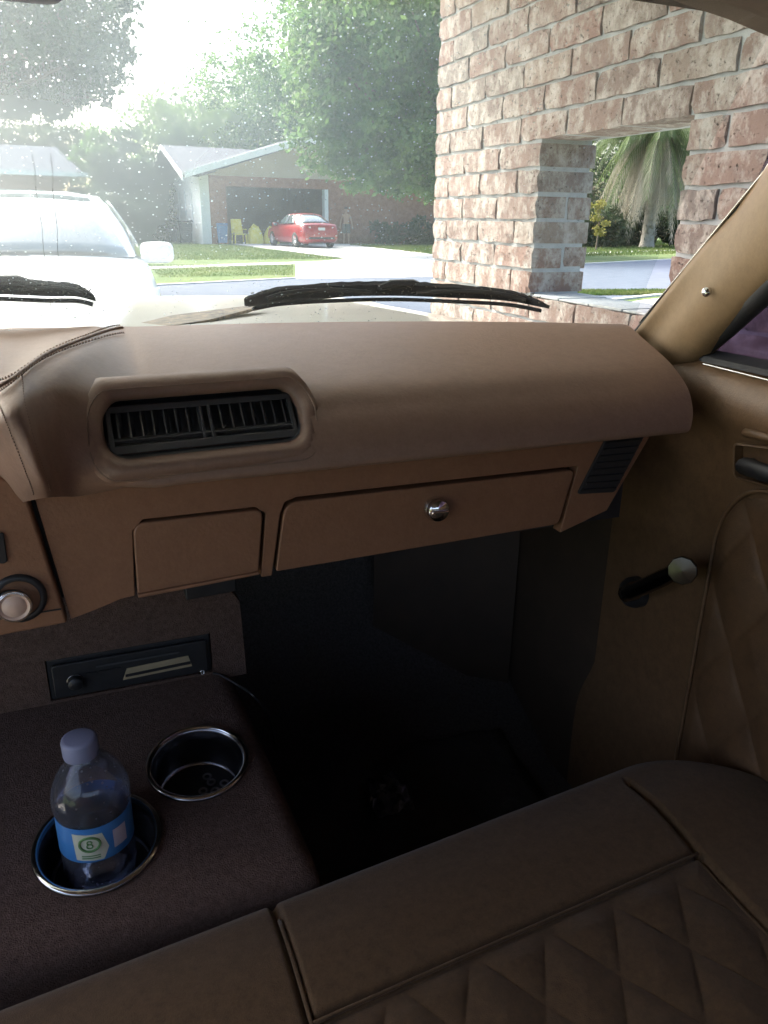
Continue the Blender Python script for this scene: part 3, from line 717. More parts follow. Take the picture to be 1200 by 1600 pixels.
# crank
piv = at(987,926,0,.690); kb_ = at(1070,888,0,.655)
MB().lathe([(.022,-.012),(.022,0),(.018,.008),(.010,.012),(.0001,.013)], piv, (-1,0,0), 24).build('crank_boss', BLACK, dr, smooth=True)
arm = [piv+np.array((-.008,0,0)), piv*.6+kb_*.4+np.array((-.010,0,-.002)), kb_+np.array((.012,.006,0))]
MB().tube(cr(arm, 12), [.013]*4+[.011]*5+[.010]*3, 10).build('window_crank', CHROMEB, dr, smooth=True)
ax = Vector((-.75,-.55,.15)).normalized()
MB().lathe([(.006,-.012),(.009,-.004),(.016,.004),(.0175,.012),(.0172,.016),(.0001,.017)], kb_, ax, 10).build('crank_knob', mat('dark_knob', (.07,.066,.062), (.05,.048,.045), 30, .22, metal=1), dr, bevel=.001)
# handle recess and pull
hb = [at(1152,690,0,.697), at(1230,700,0,.697), at(1240,768,0,.697), at(1152,746,0,.697)]
q = roundpoly([(p[1], p[2]) for p in hb], .008, 4); q2 = roundpoly([(p[1], p[2]) for p in [hb[0]+(hb[2]-hb[0])*.06, hb[1]+(hb[3]-hb[1])*.06, hb[2]+(hb[0]-hb[2])*.06, hb[3]+(hb[1]-hb[3])*.06]], .006, 4)
fr = MB(); rows = [[(x, a, b) for a, b in qq] for x, qq in ((.704, q), (.690, q), (.688, q2), (.700, q2))]; fr.grid(rows, cv=True)
fr.build('handle_escutcheon', DOORV, dr, smooth=False, bevel=.001)
h0, h1 = at(1163,728,0,.688), at(1260,752,0,.682)
MB().tube([h0+np.array((.012,0,0)), h0, h0*.6+h1*.4+np.array((-.004,0,-.001)), h1], [.008,.010,.010,.009], 10).build('door_handle', BLACK, dr, smooth=True)
MB().tube([h0+np.array((-.006,-.004,.006)), h1+np.array((-.008,0,.006))], .0012, 5).build('handle_bead', CHROME, dr)
MB().tube([at(1164,676,0,.692), at(1185,680,0,.690), at(1240,694,0,.690)], .005, 8).build('upper_lip', DOORV, dr, smooth=True)
# sill seal, chrome strip, window frame and tinted pane
s0, s1 = at(1088,556,0,.742), at(1215,588,0,.742); dv_ = s1-s0
MB().tube([s0-dv_*.05, s0, s1, s1+dv_*7], .011, 8).build('window_seal', RUBBER, dr, smooth=True)
c0, c1 = at(1108,571,0,.702), at(1208,596,0,.702)
MB().tube([c0-(c1-c0)*.10, c1, c1+(c1-c0)*9], .0011, 6).build('sill_chrome', CHROME, dr)
rub = [at(u, v, 0, X)+np.array((0,0,.002)) for u, v, X in ((1094,567,.709),(1212,594,.709),(1212,578,.727),(1086,552,.727))]
MB().prism(rub, (.004,0,.006)).build('sill_rubber', RUBBER, dr)
w0, w1 = at(1084,562,0,.728), at(1205,449,0,.700); dw = w1-w0
MB().tube([w0, w0*.5+w1*.5, w1, w1+dw*1.0], [.010,.012,.013,.013], 8).build('weatherstrip', RUBBER, dr, smooth=True)
MB().add([(.748,.84,.98),(.748,-.9,.98),(.69,-.9,1.36),(.69,.62,1.36)], [(0,1,2,3)]).build('side_window', TINT, dr).modifiers.new('t','SOLIDIFY').thickness = .004
# outer skin below the windows, the far side, rear
for sg in (1, -1):
    MB().box((sg*.86-.02,-2.2 if sg > 0 else .96,.25),(sg*.86+.02,2.36,.93)).build('body_side', CREAMPAINT, car)
    if sg < 0: MB().box((-.88,-2.2,.25),(-.84,-.66,.93)).build('body_side', CREAMPAINT, car)
    if sg < 0: MB().box((-.88,-.655,.20),(-.70,.955,.30)).build('door_sill', CREAMPAINT, car)
    MB().grid([[(sg*.745,y,1.0),(sg*.84,y,.97),(sg*.88,y,.90)] for y in ((.86,0,-2.2) if sg > 0 else (-.66,-1.4,-2.2))]).build('shoulder', CREAMPAINT, car)
    MB().box((sg*.72-.03,-.75,.95),(sg*.70+.03,-.62,1.36)).build('door_post', CARROOF, car)
dM = Matrix.Translation((-.78,.90,0)) @ Matrix.Rotation(R(-68), 4, 'Z')  # unseen driver's door, swung open to let more light into the cabin
ld = MB(dM).box((-.06,-1.12,.28),(.0,0,1.0)).build('door', [CREAMPAINT], car, label='unseen far side door, set open to let light in')
MB(dM).box((.002,-1.10,.32),(.02,-.02,.97)).build('door_trim', DOORV, ld)
MB(dM).tube([(-.03,-.05,1.0),(-.04,-.28,1.33),(-.04,-1.06,1.33),(-.03,-1.10,1.0)], .018, 8).build('window_frame', CHROME, ld)
MB(dM).add([(-.03,-.06,1.0),(-.03,-1.09,1.0),(-.04,-1.05,1.32),(-.04,-.28,1.32)], [(0,1,2,3)]).build('window_pane', TINT, ld)
MB().box((-.74,-2.2,.3),(-.71,-.66,1.0)).build('rear_trim', DOORV, car)
for sg in (1,-1): MB().add([(sg*.745,-.75,1.0),(sg*.745,-1.55,1.0),(sg*.67,-1.35,1.34),(sg*.69,-.75,1.36)], [(0,1,2,3)]).build('rear_quarter_window', LTINT, car)
MB().box((.705,-2.2,.3),(.735,-.3,1.0)).build('rear_trim', DOORV, car)
MB().box((-.70,-1.75,.3),(.70,-1.7,1.0)).build('rear_bulkhead', CARROOF, car)
MB().add([(-.70,-1.72,1.0),(.70,-1.72,1.0),(.62,-1.42,1.36),(-.62,-1.42,1.36)], [(0,1,2,3)]).build('rear_window', LTINT, car)

# ---- bench seat
def edgeY(x): return .568 + .105*(x-.12) - .080*max(0, (x-.56)/.14)**2
def YS(x): return .438 + .078*(x-.2)
def seatz(x, y): return .560 + .010*math.exp(-((y-.50-.08*(x-.2))/.06)**2) - .018*max(0, (.43-y)) - .012*max(0,(x-.6)/.1)**2
def qin(x, y): return min(YS(x)-.002-y, .538-x, x-.118, y-.02)
def seatpt(x, s):
    e = edgeY(x)
    if s < 0:                      # front face, s from -1 (floor) to 0
        t = -s; return (x, e-.002-.03*t**2, .553-.25*t)
    y = e - s; r = .022
    z = seatz(x, y)
    if s < r: z -= (r - math.sqrt(max(0, r*r-(r-s)**2)))*.9
    seam = .0
    for d, wd in ((abs(y-YS(x)) if .118 < x < .545 else 9, .0045), (abs(x-.116), .004), (abs(x-.541) if y < .58 else 9, .004)):
        seam -= .008*math.exp(-(d/wd)**2)
    return (x, y, z+seam-.022*min(1, max(0, qin(x, y)/.012)))
X = sorted(list(np.linspace(-.66,.70,200)) + list(np.linspace(.108,.124,12)) + list(np.linspace(.534,.549,12)))
Sg = [-1,-.7,-.4,-.2,-.08,0,.002,.004,.007,.011,.016,.022] + list(np.linspace(.03,.085,20)) + list(np.linspace(.087,.185,64)) + list(np.linspace(.19,.60,60))
seat = MB().grid([[seatpt(x, s) for s in Sg] for x in X]).build('bench_seat', CLOTH, car, smooth=True)
rows = []
for x in np.linspace(.119,.5375,260):
    rows.append([(x, y, seatz(x, y) - .006 + .0110*max(-.25, .72*quilt_h(x, y, .0765, .6, qin))) for y in np.linspace(YS(x)-.003,.10,210)])
MB().grid(rows).build('quilted_panel', QUILT, seat, smooth=True)
MB().tube([(x, YS(x)+.0005, seatz(x,YS(x))-.0022) for x in np.linspace(.118,.54,40)], .0018, 6).build('piping', CLOTH, seat, smooth=True)
MB().tube([(.1165, y, seatz(.1165, y)-.0028) for y in np.linspace(edgeY(.1)-.03,.05,40)], .0020, 6).build('piping', CLOTH, seat, smooth=True)
bk = MB().grid(loft([[(x, y, z) for y, z in ((-.02,.50),(-.015,.62),(-.05,.68),(-.10,.78),(-.16,.82),(-.22,.78),(-.22,.4))] for x in (-.66,-.3,0,.3,.69)], 12, 24)).build('seat_back', CLOTH, seat, smooth=True)

# ---- console with radio and cup holders (a loose carpeted box on the floor hump)
con = thing('centre_console', 'brown carpeted console with a radio and two cup holders', 'console', (.015,.72,.28))
SL = .135
def zc(y): return .576 + (y-.56)*SL
rr = .026
xl, xr, yn, yf = -.150, .170, .571, .888
def conx(y): return xr - .012*(y-yn)/(yf-yn)*2
def edge_z(x, y):
    z = zc(y)
    dx = min(x-xl, conx(y)-x); dy = y-yn
    for d in (dx, dy):
        if d < rr: z -= rr - math.sqrt(max(0, rr*rr-(max(0, rr-d))**2))
    return z
def onc(u, v):
    d = _F + _R*(u-600)/FPX + _U*(800-v)/FPX; t = (.576 - .56*SL - EYE[2])/(d[2] - SL*d[1]); p = EYE + d*t; return (p[0], p[1])
cups = [(onc(309,1192), .0525, 'right'), (onc(153,1316), .0575, 'left')]
nx, ny = 150, 170
gx = np.linspace(0,1,nx); gy = np.linspace(yn, yf, ny)
def hole(x, y): return any(math.hypot(x-c[0], y-c[1]) < r*.93 for c, r, _ in cups)
mb = MB(); V = []; 
for y in gy: V += [(xl+(conx(y)-xl)*t, y, edge_z(xl+(conx(y)-xl)*t, y)) for t in gx]
fs = []
for j in range(ny-1):
    for i in range(nx-1):
        ids = (j*nx+i, j*nx+i+1, (j+1)*nx+i+1, (j+1)*nx+i)
        if not any(hole(V[k][0], V[k][1]) for k in ids): fs.append(ids)
mb.add(V, fs)
mb.grid([[(xl,yn,z),(xr,yn,z)] for z in (zc(yn)-rr,.48,.32)])
mb.grid([[(conx(y),y,(zc(y)-rr)*k+.30*(1-k)) for y in (yn,.65,.75,yf,.97)] for k in (1,.5,0)])
mb.grid([[(xl,y,(zc(y)-rr)*k+.30*(1-k)) for y in (yn,.65,.75,yf,.97)] for k in (1,.5,0)])
top = mb.build('console_box', CARPET, con, smooth=True)
# riser that holds the radio
RY = .888
rtl, rtr, rbr, rbl = [at(u, v, 1, RY) for u, v in ((68,1030),(328,986),(334,1052),(80,1108))]
b = MB(); xo0, xo1, zo1 = at(-60,1000,1,RY)[0], at(383,1000,1,RY)[0]-.001, .742
rx0, rx1 = rtl[0]+.001, rtr[0]-.0005; rz0, rz1 = zc(RY)+.003, rtr[2]-.001
outr = [(xo0,zc(RY)-.01),(xo1,zc(RY)-.01),(xo1-.006,zo1-.02),(xo1-.022,zo1),(xo0,zo1+.003)]
for poly in ([(xo0,zc(RY)-.01),(rx0,zc(RY)-.01),(rx0,zo1),(xo0,zo1)], [(rx1,zc(RY)-.01),(xo1,zc(RY)-.01),(xo1-.004,zo1-.025),(xo1-.020,zo1),(rx1,zo1)], [(rx0,rz1),(rx1,rz1),(rx1,zo1),(rx0,zo1)], [(rx0,zc(RY)-.01),(rx1,zc(RY)-.01),(rx1,rz0),(rx0,rz0)]):
    b.prism([(x, RY-.004, z) for x, z in poly], (0,.12,0))
b.build('radio_riser', CARPET, con)
MB().grid([[(x, y, z) for x in np.linspace(xo0, xo1-.012, 8)] for y, z in ((RY-.004,.742),(RY-.008,.750),(.92,.762),(.99,.765))]).build('console_top_pad', CARPET, con, smooth=True)
rad = MB(); rad.prism([(x, RY-.003, z) for x, z in rrect(rx0+.001, rx1-.001, rz0+.001, rz1-.001, .003, 3)], (0,.1,0)); radio = rad.build('radio', BLACK, con, bevel=.0015)
face = MB().prism([(x, RY-.009, z) for x, z in rrect(rx0+.006, rx1-.006, rz0+.005, rz1-.006, .004, 3)], (0,.006,0)).build('radio_face', BLACK, radio, bevel=.0015)
def onr(u, v): p = at(u, v, 1, RY-.009); return p
k = onr(118,1064); MB().lathe([(.0085,0),(.0085,.008),(.0078,.0095),(.0001,.0098)], k, (0,-1,0), 24).build('volume_knob', BLACK, radio, smooth=True)
MB().lathe([(.0098,0),(.0096,.0016),(.0088,.0016)], k, (0,-1,0), 28).build('knob_ring', CHROMEB, radio, smooth=True)
DISP = mat('display_window', (.42,.34,.22), (.30,.25,.17), 60, .25, stretch=(.2,1,1.5))
q = [onr(198,1044), onr(294,1024), onr(300,1040), onr(192,1062)]
MB().prism(q, (0,-.0012,0)).build('display', DISP, radio)
q = [onr(196,1053), onr(297,1032), onr(298,1036), onr(196,1057)]
MB().prism([p+np.array((0,-.0014,0)) for p in q], (0,-.0008,0)).build('display_bar', BLACK, radio)
jk = onr(316,1049); MB().lathe([(.0020,0),(.0030,.001),(.0034,.002),(.0030,.003),(.0020,.0026),(.0016,-.001)], jk, (0,-1,0), 18).build('jack_ring', CHROME, radio, smooth=True)
for i in range(6):
    p = onr(92+i*0, 1040) + np.array((.030+i*.007, 0, -.018-.0*i)); MB().prism([(p[0]+a,p[1],p[2]+b_) for a, b_ in rrect(-.0028,.0028,-.0018,.0018,.0006,2)], (0,-.0012,0)).build('preset_button', BLACK, radio)
MB().prism([(x, RY-.0095, z) for x, z in ((rx0+.055,rz1-.017),(rx1-.040,rz1-.017),(rx1-.040,rz1-.0145),(rx0+.055,rz1-.0145))], (0,-.0008,0)).build('disc_slot', VENT, radio)
# cup holders
cn = Vector((0,-SL,1)).normalized()
for ci, (c, r, side) in enumerate(cups):
    C0 = Vector((c[0], c[1], zc(c[1])))
    cup = MB().lathe([(r*1.06,.0005),(r*1.06,.0025),(r*1.02,.0042),(r*.96,.0038),(r*.925,.0),(r*.90,-.015),(r*.87,-.042),(r*.83,-.047),(.0001,-.047)], C0, cn, 56).build('cup_holder', STEEL, con, smooth=True)
    MB().lathe([(r*1.055,.0042),(r*1.02,.0056),(r*.97,.0050),(r*.945,.002)], C0, cn, 56).build('rim', CHROME, cup, smooth=True)
    MB().lathe([(r*.82,-.0467),(r*.80,-.0455),(.0001,-.0455)], C0, cn, 40).build('cup_floor', BLACK, cup)
    if ci == 0:
        for dx, dy in ((.004,.0),(.017,-.004),(.015,.010),(.029,.004),(.012,.020)):
            MB().tube([tuple(C0 - cn*.0448 + Vector((1,0,0))*(dx+.0042*math.cos(a)) + Vector((0,1,SL)).normalized()*(dy+.0042*math.sin(a))) for a in np.linspace(0,2*math.pi,14)[:-1]], .0013, 6, closed=True).build('drain_hole', mat('dull_ring', (.30,.30,.32), (.24,.24,.26), 60, .4) if 'dull_ring' not in bpy.data.materials else bpy.data.materials['dull_ring'], cup, smooth=True)
# bottle
bx_, by_ = cups[1][0][0], cups[1][0][1]+.006; z0 = zc(by_)-.0430
bot = thing('water_bottle', 'small clear plastic water bottle with blue label in the left cup holder', 'bottle', (bx_,by_,z0))
PET = glass('bottle_plastic', (.90,.90,.95), dict(ior=.9, x0=-1, x1=1, f0=.17, f1=.1701, specks=[(260, .34, .7, .35)]), gloss=1.6, rough=.08, dustcol=(.78,.78,.92))
CAPM = mat('bottle_cap', (.24,.25,.36), (.22,.23,.335), 30, .5)
WATER = glass('water', (.80,.83,.88), None, gloss=.6)
pr_ = [(.0001,.004),(.020,.002),(.029,.0),(.0325,.006),(.033,.02),(.0318,.026),(.033,.032),(.033,.045),(.0325,.050)]+[(.0325,.052),(.0325,.094)]+[(.0335,.096),(.0345,.102),(.0345,.112),(.033,.122),(.029,.134),(.0225,.146),(.0165,.154),(.0130,.159),(.0128,.166)]
sh = MB().lathe(pr_, (bx_,by_,z0), (0,0,1), 40).build('bottle_body', PET, bot, smooth=True)
MB().lathe([(.0001,.0045),(.028,.003),(.0315,.008),(.0316,.050),(.0314,.082),(.0001,.082)], (bx_,by_,z0), (0,0,1), 40).build('water', WATER, bot, smooth=True)
lean = Vector((-.02,0,1)).normalized()
cap = MB(); pcap = []
for k in range(60):
    pass
cap.lathe([(.0150,.160),(.0155,.163),(.0155,.178),(.0148,.1805),(.012,.1815),(.0001,.1815)], (bx_,by_,z0), lean, 48).build('bottle_cap', CAPM, bot, smooth=True)
LABM = mat('blue_label', (.05,.20,.50), (.065,.24,.56), 16, .35)
LABW = mat('pale_label', (.62,.62,.50), (.56,.57,.46), 40, .5)
LABG = mat('green_print', (.10,.22,.08), (.13,.26,.10), 60, .5)
LABQ = mat('white_label', (.62,.58,.66), (.55,.51,.60), 80, .5)
MB().lathe([(.0331,.050),(.0333,.051),(.0333,.093),(.0331,.094)], (bx_,by_,z0), (0,0,1), 48).build('label', LABM, bot, smooth=True)
# the label's panels: curved patches a little proud of it (angle 0 faces the camera)
aim = math.atan2(-by_, -bx_)
def patch(name, a0, a1, h0, h1, M, r=.0336, cut=0, poly=None):
    mb_ = MB()
    if poly is None: poly = [(a0,h0),(a1,h0),(a1,h1),(a0,h1)]
    q = []
    for i in range(len(poly)):
        p, n_ = poly[i], poly[(i+1) % len(poly)]
        for t in np.linspace(0,1,7)[:-1]: q.append((p[0]+(n_[0]-p[0])*t, p[1]+(n_[1]-p[1])*t))
    ca_, ch = np.mean([a for a, _ in q]), np.mean([h for _, h in q])
    pt = lambda a, h: (bx_+r*math.cos(aim+a), by_+r*math.sin(aim+a), z0+h)
    rows = [[pt(ca_+(a-ca_)*s, ch+(h-ch)*s) for a, h in q] for s in (1,.66,.33,.02)]
    mb_.grid(rows, cv=True); return mb_.build(name, M, bot)
patch('label_panel', 0,0,0,0, LABW, poly=[(-.62,.054),(.10,.052),(.26,.066),(.12,.086),(-.66,.088)])
# the printed ring with the numeral 8, and lines of small print below it
def ring(name, a, h, r0, wd, M, seg=26, rr_=.0339):
    pts = [(bx_+rr_*math.cos(aim+a+(r0*math.cos(t))/.0336), by_+rr_*math.sin(aim+a+(r0*math.cos(t))/.0336), z0+h+r0*math.sin(t)) for t in np.linspace(0,2*math.pi,seg)[:-1]]
    MB().tube(pts, wd, 5, closed=True).build(name, M, bot)
ring('printed_ring', -.22, .0745, .0088, .0013, LABG)
ring('printed_numeral', -.22, .0768, .0020, .0006, LABG); ring('printed_numeral', -.22, .0722, .0025, .0006, LABG)
for k in range(2): patch('small_print', -.46,.02,.0585-k*.0028,.0600-k*.0028, LABG, r=.0338)
patch('label_patch', .40,.82,.060,.083, LABQ)
bot.scale = (1.06, 1.06, .90)
# cable from the radio
pts = cr([jk+np.array((.012,-.006,-.002)), at(345,1055,1,.87), at(375,1072,1,.855), at(397,1088,2,.615), at(420,1120,2,.56), at(430,1170,2,.48)], 40)
MB().tube(pts, .0018, 6).build('aux_cable', BLACK, None, smooth=True, label='thin black cable hanging from the radio beside the console', cat='cable')
# crumpled wrapper on the floor
wv = MB(); rows = []; wc = at(606,1248,2,.30)
for i in range(9): rows.append([(wc[0]+(i-4)*.008+rng.uniform(-.004,.004), wc[1]+(j-4)*.010+rng.uniform(-.004,.004), .298+rng.uniform(0,.022)) for j in range(9)])
wr = wv.grid(rows).build('wrapper', mat('wrapper_foil', (.28,.28,.29), (.08,.08,.09), 60, .3, metal=.5), None, label='small crumpled silver wrapper on the dark footwell floor', cat='wrapper')

# ------------------------------------------------------------------ modern cars
def sedan(root, M, paint, kind):
    """x across, y forward, z up, origin on the ground under the middle"""
    st_ = [(-2.32,.60,.38,.70),(-2.27,.74,.30,.86),(-2.15,.83,.24,.985),(-1.85,.875,.20,1.02),(-1.2,.90,.18,.99),(0,.905,.18,.95),(.95,.90,.18,.925),(1.5,.89,.19,.87),(1.95,.86,.22,.78),(2.2,.80,.26,.69),(2.30,.66,.34,.58)]
    C = []
    for y, hw, zb_, zt_ in st_:
        half = [(0,zb_),(hw*.8,zb_),(hw*.97,zb_+.10),(hw,zb_+.42*(zt_-zb_)),(hw*.985,zb_+.72*(zt_-zb_)),(hw*.93,zt_-.035),(hw*.84,zt_-.004),(hw*.4,zt_+.022),(0,zt_+.03)]
        full = half + [(-x, z) for x, z in reversed(half[1:-1])]
        C.append([(x, y, z) for x, z in full])
    C = np.array(C); S_ = np.array([cr(C[:, j], 44) for j in range(C.shape[1])]).transpose(1,0,2)
    mb = MB(M); mb.grid(S_, cv=True, flip=True); n = C.shape[1]; k = len(mb.v)
    mb.f += [[i for i in range(n)], [k-n+i for i in reversed(range(n))]]; mb.mi += [0,0]
    mb.build('body', paint, root, smooth=True)
    B = [(-1.72,.80,.99),(-.85,.56,1.40),(-.3,.57,1.435),(.15,.55,1.41),(1.0,.79,.93)]
    gh = MB(M)
    base = [(-1.74,.74),(-1.2,.80),(-.3,.82),(.5,.81),(1.02,.74)]; roof = [(-.92,.50),(-.7,.56),(-.3,.575),(.05,.565),(.22,.51)]
    rows = []
    for t in np.linspace(0,1,7):
        ring_ = []
        L = [(b[0]*(1-t)+r[0]*t, (b[1]*(1-t)+r[1]*t) + .05*math.sin(math.pi*t)) for b, r in zip(base, roof)]
        zz_ = .93+(1.40-.93)*t
        pl2 = [(x, y) for y, x in L] + [(0, L[-1][0]+.05)] + [(-x, y) for y, x in reversed(L)] + [(0, L[0][0]-.05)]
        rows.append([(x, y, zz_ + (.03*(1-t) if y < -1 else 0)) for x, y in pl2])
    rows.append([(x*.6, -.33+(y+.33)*.6, 1.437) for x, y, z in rows[-1]]); rows.append([(x*.02, -.33+(y+.33)*.02, 1.447) for x, y, z in rows[-1]])
    gh.grid(rows, cv=True); gh.build('cabin', paint, root, smooth=True)
    def pane(name, P4, mat_, bul, nrm_, nn=8, par=root):
        P4 = [np.array(p, float) for p in P4]; nv = np.array(nrm_, float); rws = []
        for a in np.linspace(0,1,nn):
            rws.append([((P4[0]*(1-b)+P4[1]*b)*(1-a) + (P4[3]*(1-b)+P4[2]*b)*a) + nv*(bul*4*b*(1-b)*.5+bul*4*a*(1-a)*.5) for b in np.linspace(0,1,nn)])
        o = MB(M).grid(rws).build(name, mat_, par, smooth=True); o.modifiers.new('t','SOLIDIFY').thickness = .006; return o
    wsn = pane('windscreen', [(.70,1.035,.945),(-.70,1.035,.945),(-.47,.285,1.385),(.47,.285,1.385)], CARGLASS, .065, (0,.5,.86))
    pane('rear_window', [(.66,-1.70,1.035),(-.66,-1.70,1.035),(-.45,-.97,1.375),(.45,-.97,1.375)], CARGLASS, .055, (0,-.42,.9))
    for sg in (1,-1):
        pane('side_window', [(sg*.835,.72,.965),(sg*.845,-.28,.985),(sg*.64,-.33,1.375),(sg*.635,.10,1.37)], CARGLASS, .03, (sg*.9,0,.4))
        pane('side_window', [(sg*.845,-.34,.985),(sg*.82,-1.15,1.01),(sg*.635,-.80,1.365),(sg*.64,-.39,1.375)], CARGLASS, .03, (sg*.9,0,.4))
        mr = MB(M); mr.add([], []); cxm = sg*.955
        mr.grid([[(cxm+.14*math.copysign(abs(math.cos(a))**.5, math.cos(a))*s, .78+dy, .955+.088*math.copysign(abs(math.sin(a))**.5, math.sin(a))*s) for a in np.linspace(0,2*math.pi,25)[:-1]] for dy, s in ((-.055,.75),(-.045,.95),(0,1.0),(.05,.94),(.085,.75),(.097,.4),(.099,.02))], cv=True)
        mo = mr.build('door_mirror', paint, root, smooth=True)
        MB(M).tube([(sg*.86,.76,.93),(sg*.95,.78,.945)], [.03,.025], 8).build('mirror_foot', BLACK, mo)
        pane('mirror_glass', [(cxm-.09,.722,.90),(cxm+.09,.722,.90),(cxm+.09,.722,1.01),(cxm-.09,.722,1.01)], CARGLASS, .0, (0,1,0), 3, mo)
        for y in (1.38,-1.38):
            wl = MB(M).lathe([(.20,-.09),(.30,-.095),(.325,-.07),(.328,0),(.325,.07),(.30,.095),(.20,.09)], (sg*.815,y,.328), (sg,0,0), 28).build('wheel', TYRE, root, smooth=True)
            rm_ = MB(M); rm_.lathe([(.205,.085),(.20,.07),(.12,.06),(.05,.075),(.0001,.08)], (sg*.815,y,.328), (sg,0,0), 28)
            for q_ in range(5):
                a = q_*2*math.pi/5; rm_.tube([(sg*.90,y+.05*math.cos(a),.328+.05*math.sin(a)),(sg*.898,y+.19*math.cos(a),.328+.19*math.sin(a))], [.03,.022], 5)
            rm_.build('rim', RIM, wl, smooth=False)
        pane('headlight', [(sg*.80,2.06,.62),(sg*.50,2.22,.60),(sg*.52,2.17,.72),(sg*.83,1.93,.76)], HEAD, .02, (0,.8,.4))
        tl = pane('tail_light', [(sg*.86,-2.06,.80),(sg*.50,-2.262,.80),(sg*.50,-2.25,.92),(sg*.83,-2.06,.95)], TAIL, .02, (sg*.3,-.9,0))
        if kind == 'red': pane('reversing_lamp', [(sg*.60,-2.262,.83),(sg*.50,-2.29,.83),(sg*.50,-2.285,.89),(sg*.60,-2.258,.89)], HEAD, .004, (0,-1,0), 4)
    MB(M).prism([(x, -2.315, z) for x, z in rrect(-.16,.16,.72,.86,.02,3)], (0,.03,0)).build('licence_plate', PLATE, root)
    MB(M).box((-.62,-2.335,.38),(.62,-2.20,.47)).build('bumper_strip', BLACK, root, bevel=.02)
    MB(M).box((-.45,2.17,.36),(.45,2.325,.54)).build('grille', BLACK, root, bevel=.02)
    for a, b in ((.05,.62),(-.55,.0)):
        MB(M).tube([(a,1.085,.955),((a+b)/2,1.06,.972),(b,1.045,.965)], .012, 6).build('wiper', BLACK, root)
def xf(x, y, z, az): return Matrix.Translation((x, y, z)) @ Matrix.Rotation(-az, 4, 'Z')
wpos = (-.18, 7.0+1.03, GZ)
wc_ = thing('white_sedan', 'white car parked nose to nose just beyond the hood', 'car', wpos); sedan(wc_, xf(*wpos, math.pi), WHITECAR, 'white')
az = R(-7); rb = at(500,388,2,GZ); rpos = (rb[0]+2.1*math.sin(az), rb[1]+2.1*math.cos(az), GZ)
rc_ = thing('red_sedan', 'red sedan parked in the open garage across the street', 'car', rpos); sedan(rc_, xf(*rpos, az), REDCAR, 'red')

# ------------------------------------------------------------------ house across the street
HA = R(6); hc = at(318,381,2,GZ); HM = Matrix.Translation((hc[0], hc[1], GZ)) @ Matrix.Rotation(HA, 4, 'Z')   # x along the front, y to the back
house = thing('brick_house', 'low house with grey gabled roof and open garage across the street', 'house', (hc[0]+6, hc[1]+3, GZ))
EV, RZ, DEP, LEN = 3.08, 4.42, 6.4, 19.0
b = MB(HM); b.box((0,.25,0),(.14,DEP,EV)); wl_ = b.build('side_wall', WHITEW, house)
gb = MB(HM); gb.prism([(0,.0,EV),(0,DEP,EV),(0,DEP*.5,RZ-.15)], (.1,0,0)); gb.build('gable_wall', SOFFIT, house)
MB(HM).box((-.02,-.02,0),(.42,.24,EV)).build('corner_post', WHITEW, house)
for y in (1.6,2.9,4.2): MB(HM).box((-.03,y,.9),(-.002,y+.12,2.5)).build('wall_batten', TRIMW, house)
MB(HM).box((.43,0,0),(1.25,.28,EV)).build('brick_pier', FARBRICK, house)
MB(HM).box((1.26,0,2.62),(6.6,.28,EV)).build('brick_lintel', FARBRICK, house)
MB(HM).box((6.40,-.03,0),(6.60,.30,2.61)).build('white_post', TRIMW, house)
fw = MB(HM); fw.box((6.62,0,0),(LEN,.28,EV)); fw.build('front_wall', FARBRICK, house)
MB(HM).box((.15,DEP-.14,0),(LEN,DEP,EV)).build('back_wall', DARKIN, house)
MB(HM).box((6.7,.3,0),(6.84,DEP-.15,EV)).build('garage_side_wall', DARKIN, house)
MB(HM).box((.15,.3,EV-.06),(6.7,DEP-.15,EV)).build('garage_ceiling', DARKIN, house)
MB(HM).box((LEN-.14,.3,0),(LEN,DEP-.15,EV)).build('side_wall', FARBRICK, house)
for p in (13.0, 16.0):
    wn = MB(HM).box((p,-.03,1.0),(p+1.3,-.002,2.1)).build('window', CARGLASS, house)
    fr = MB(HM)
    for a in ((p-.06,-.05,.94,p,-.004,2.16),(p+1.3,-.05,.94,p+1.36,-.004,2.16),(p,-.05,2.1,p+1.3,-.004,2.16),(p,-.05,.94,p+1.3,-.004,1.0),(p+.63,-.05,1.0,p+.67,-.031,2.1)): fr.box(a[:3], a[3:])
    fr.build('window_frame', TRIMW, wn)
OH = .95
def slab(pts, M, name, th=.10): return MB(HM).prism(pts, (0,0,th)).build(name, M, house)
px_, pz_ = 5.2, 4.85; gy0 = -1.0
slab([(-OH,-.75,EV-.12),(-.2,-.75,EV-.12),(px_,DEP*.5,RZ),(-OH,DEP*.5,RZ)], ROOF, 'roof')
slab([(2*px_+.2,-.75,EV-.12),(LEN+.5,-.75,EV-.12),(LEN+.5,DEP*.5,RZ),(px_+.01,DEP*.5,RZ)], ROOF, 'roof')
slab([(-OH,DEP+.75,EV-.12),(LEN+.5,DEP+.75,EV-.12),(LEN+.5,DEP*.5,RZ),(-OH,DEP*.5,RZ)], ROOF, 'roof')
for y0, y1 in ((-.75,DEP*.5),(DEP+.75,DEP*.5)):
    MB(HM).prism([(-OH-.04,y0,EV-.30),(-OH-.04,y1,RZ-.10),(-OH-.04,y1,RZ+.12),(-OH-.04,y0,EV-.01)], (.035,0,0)).build('bargeboard', TRIMW, house)
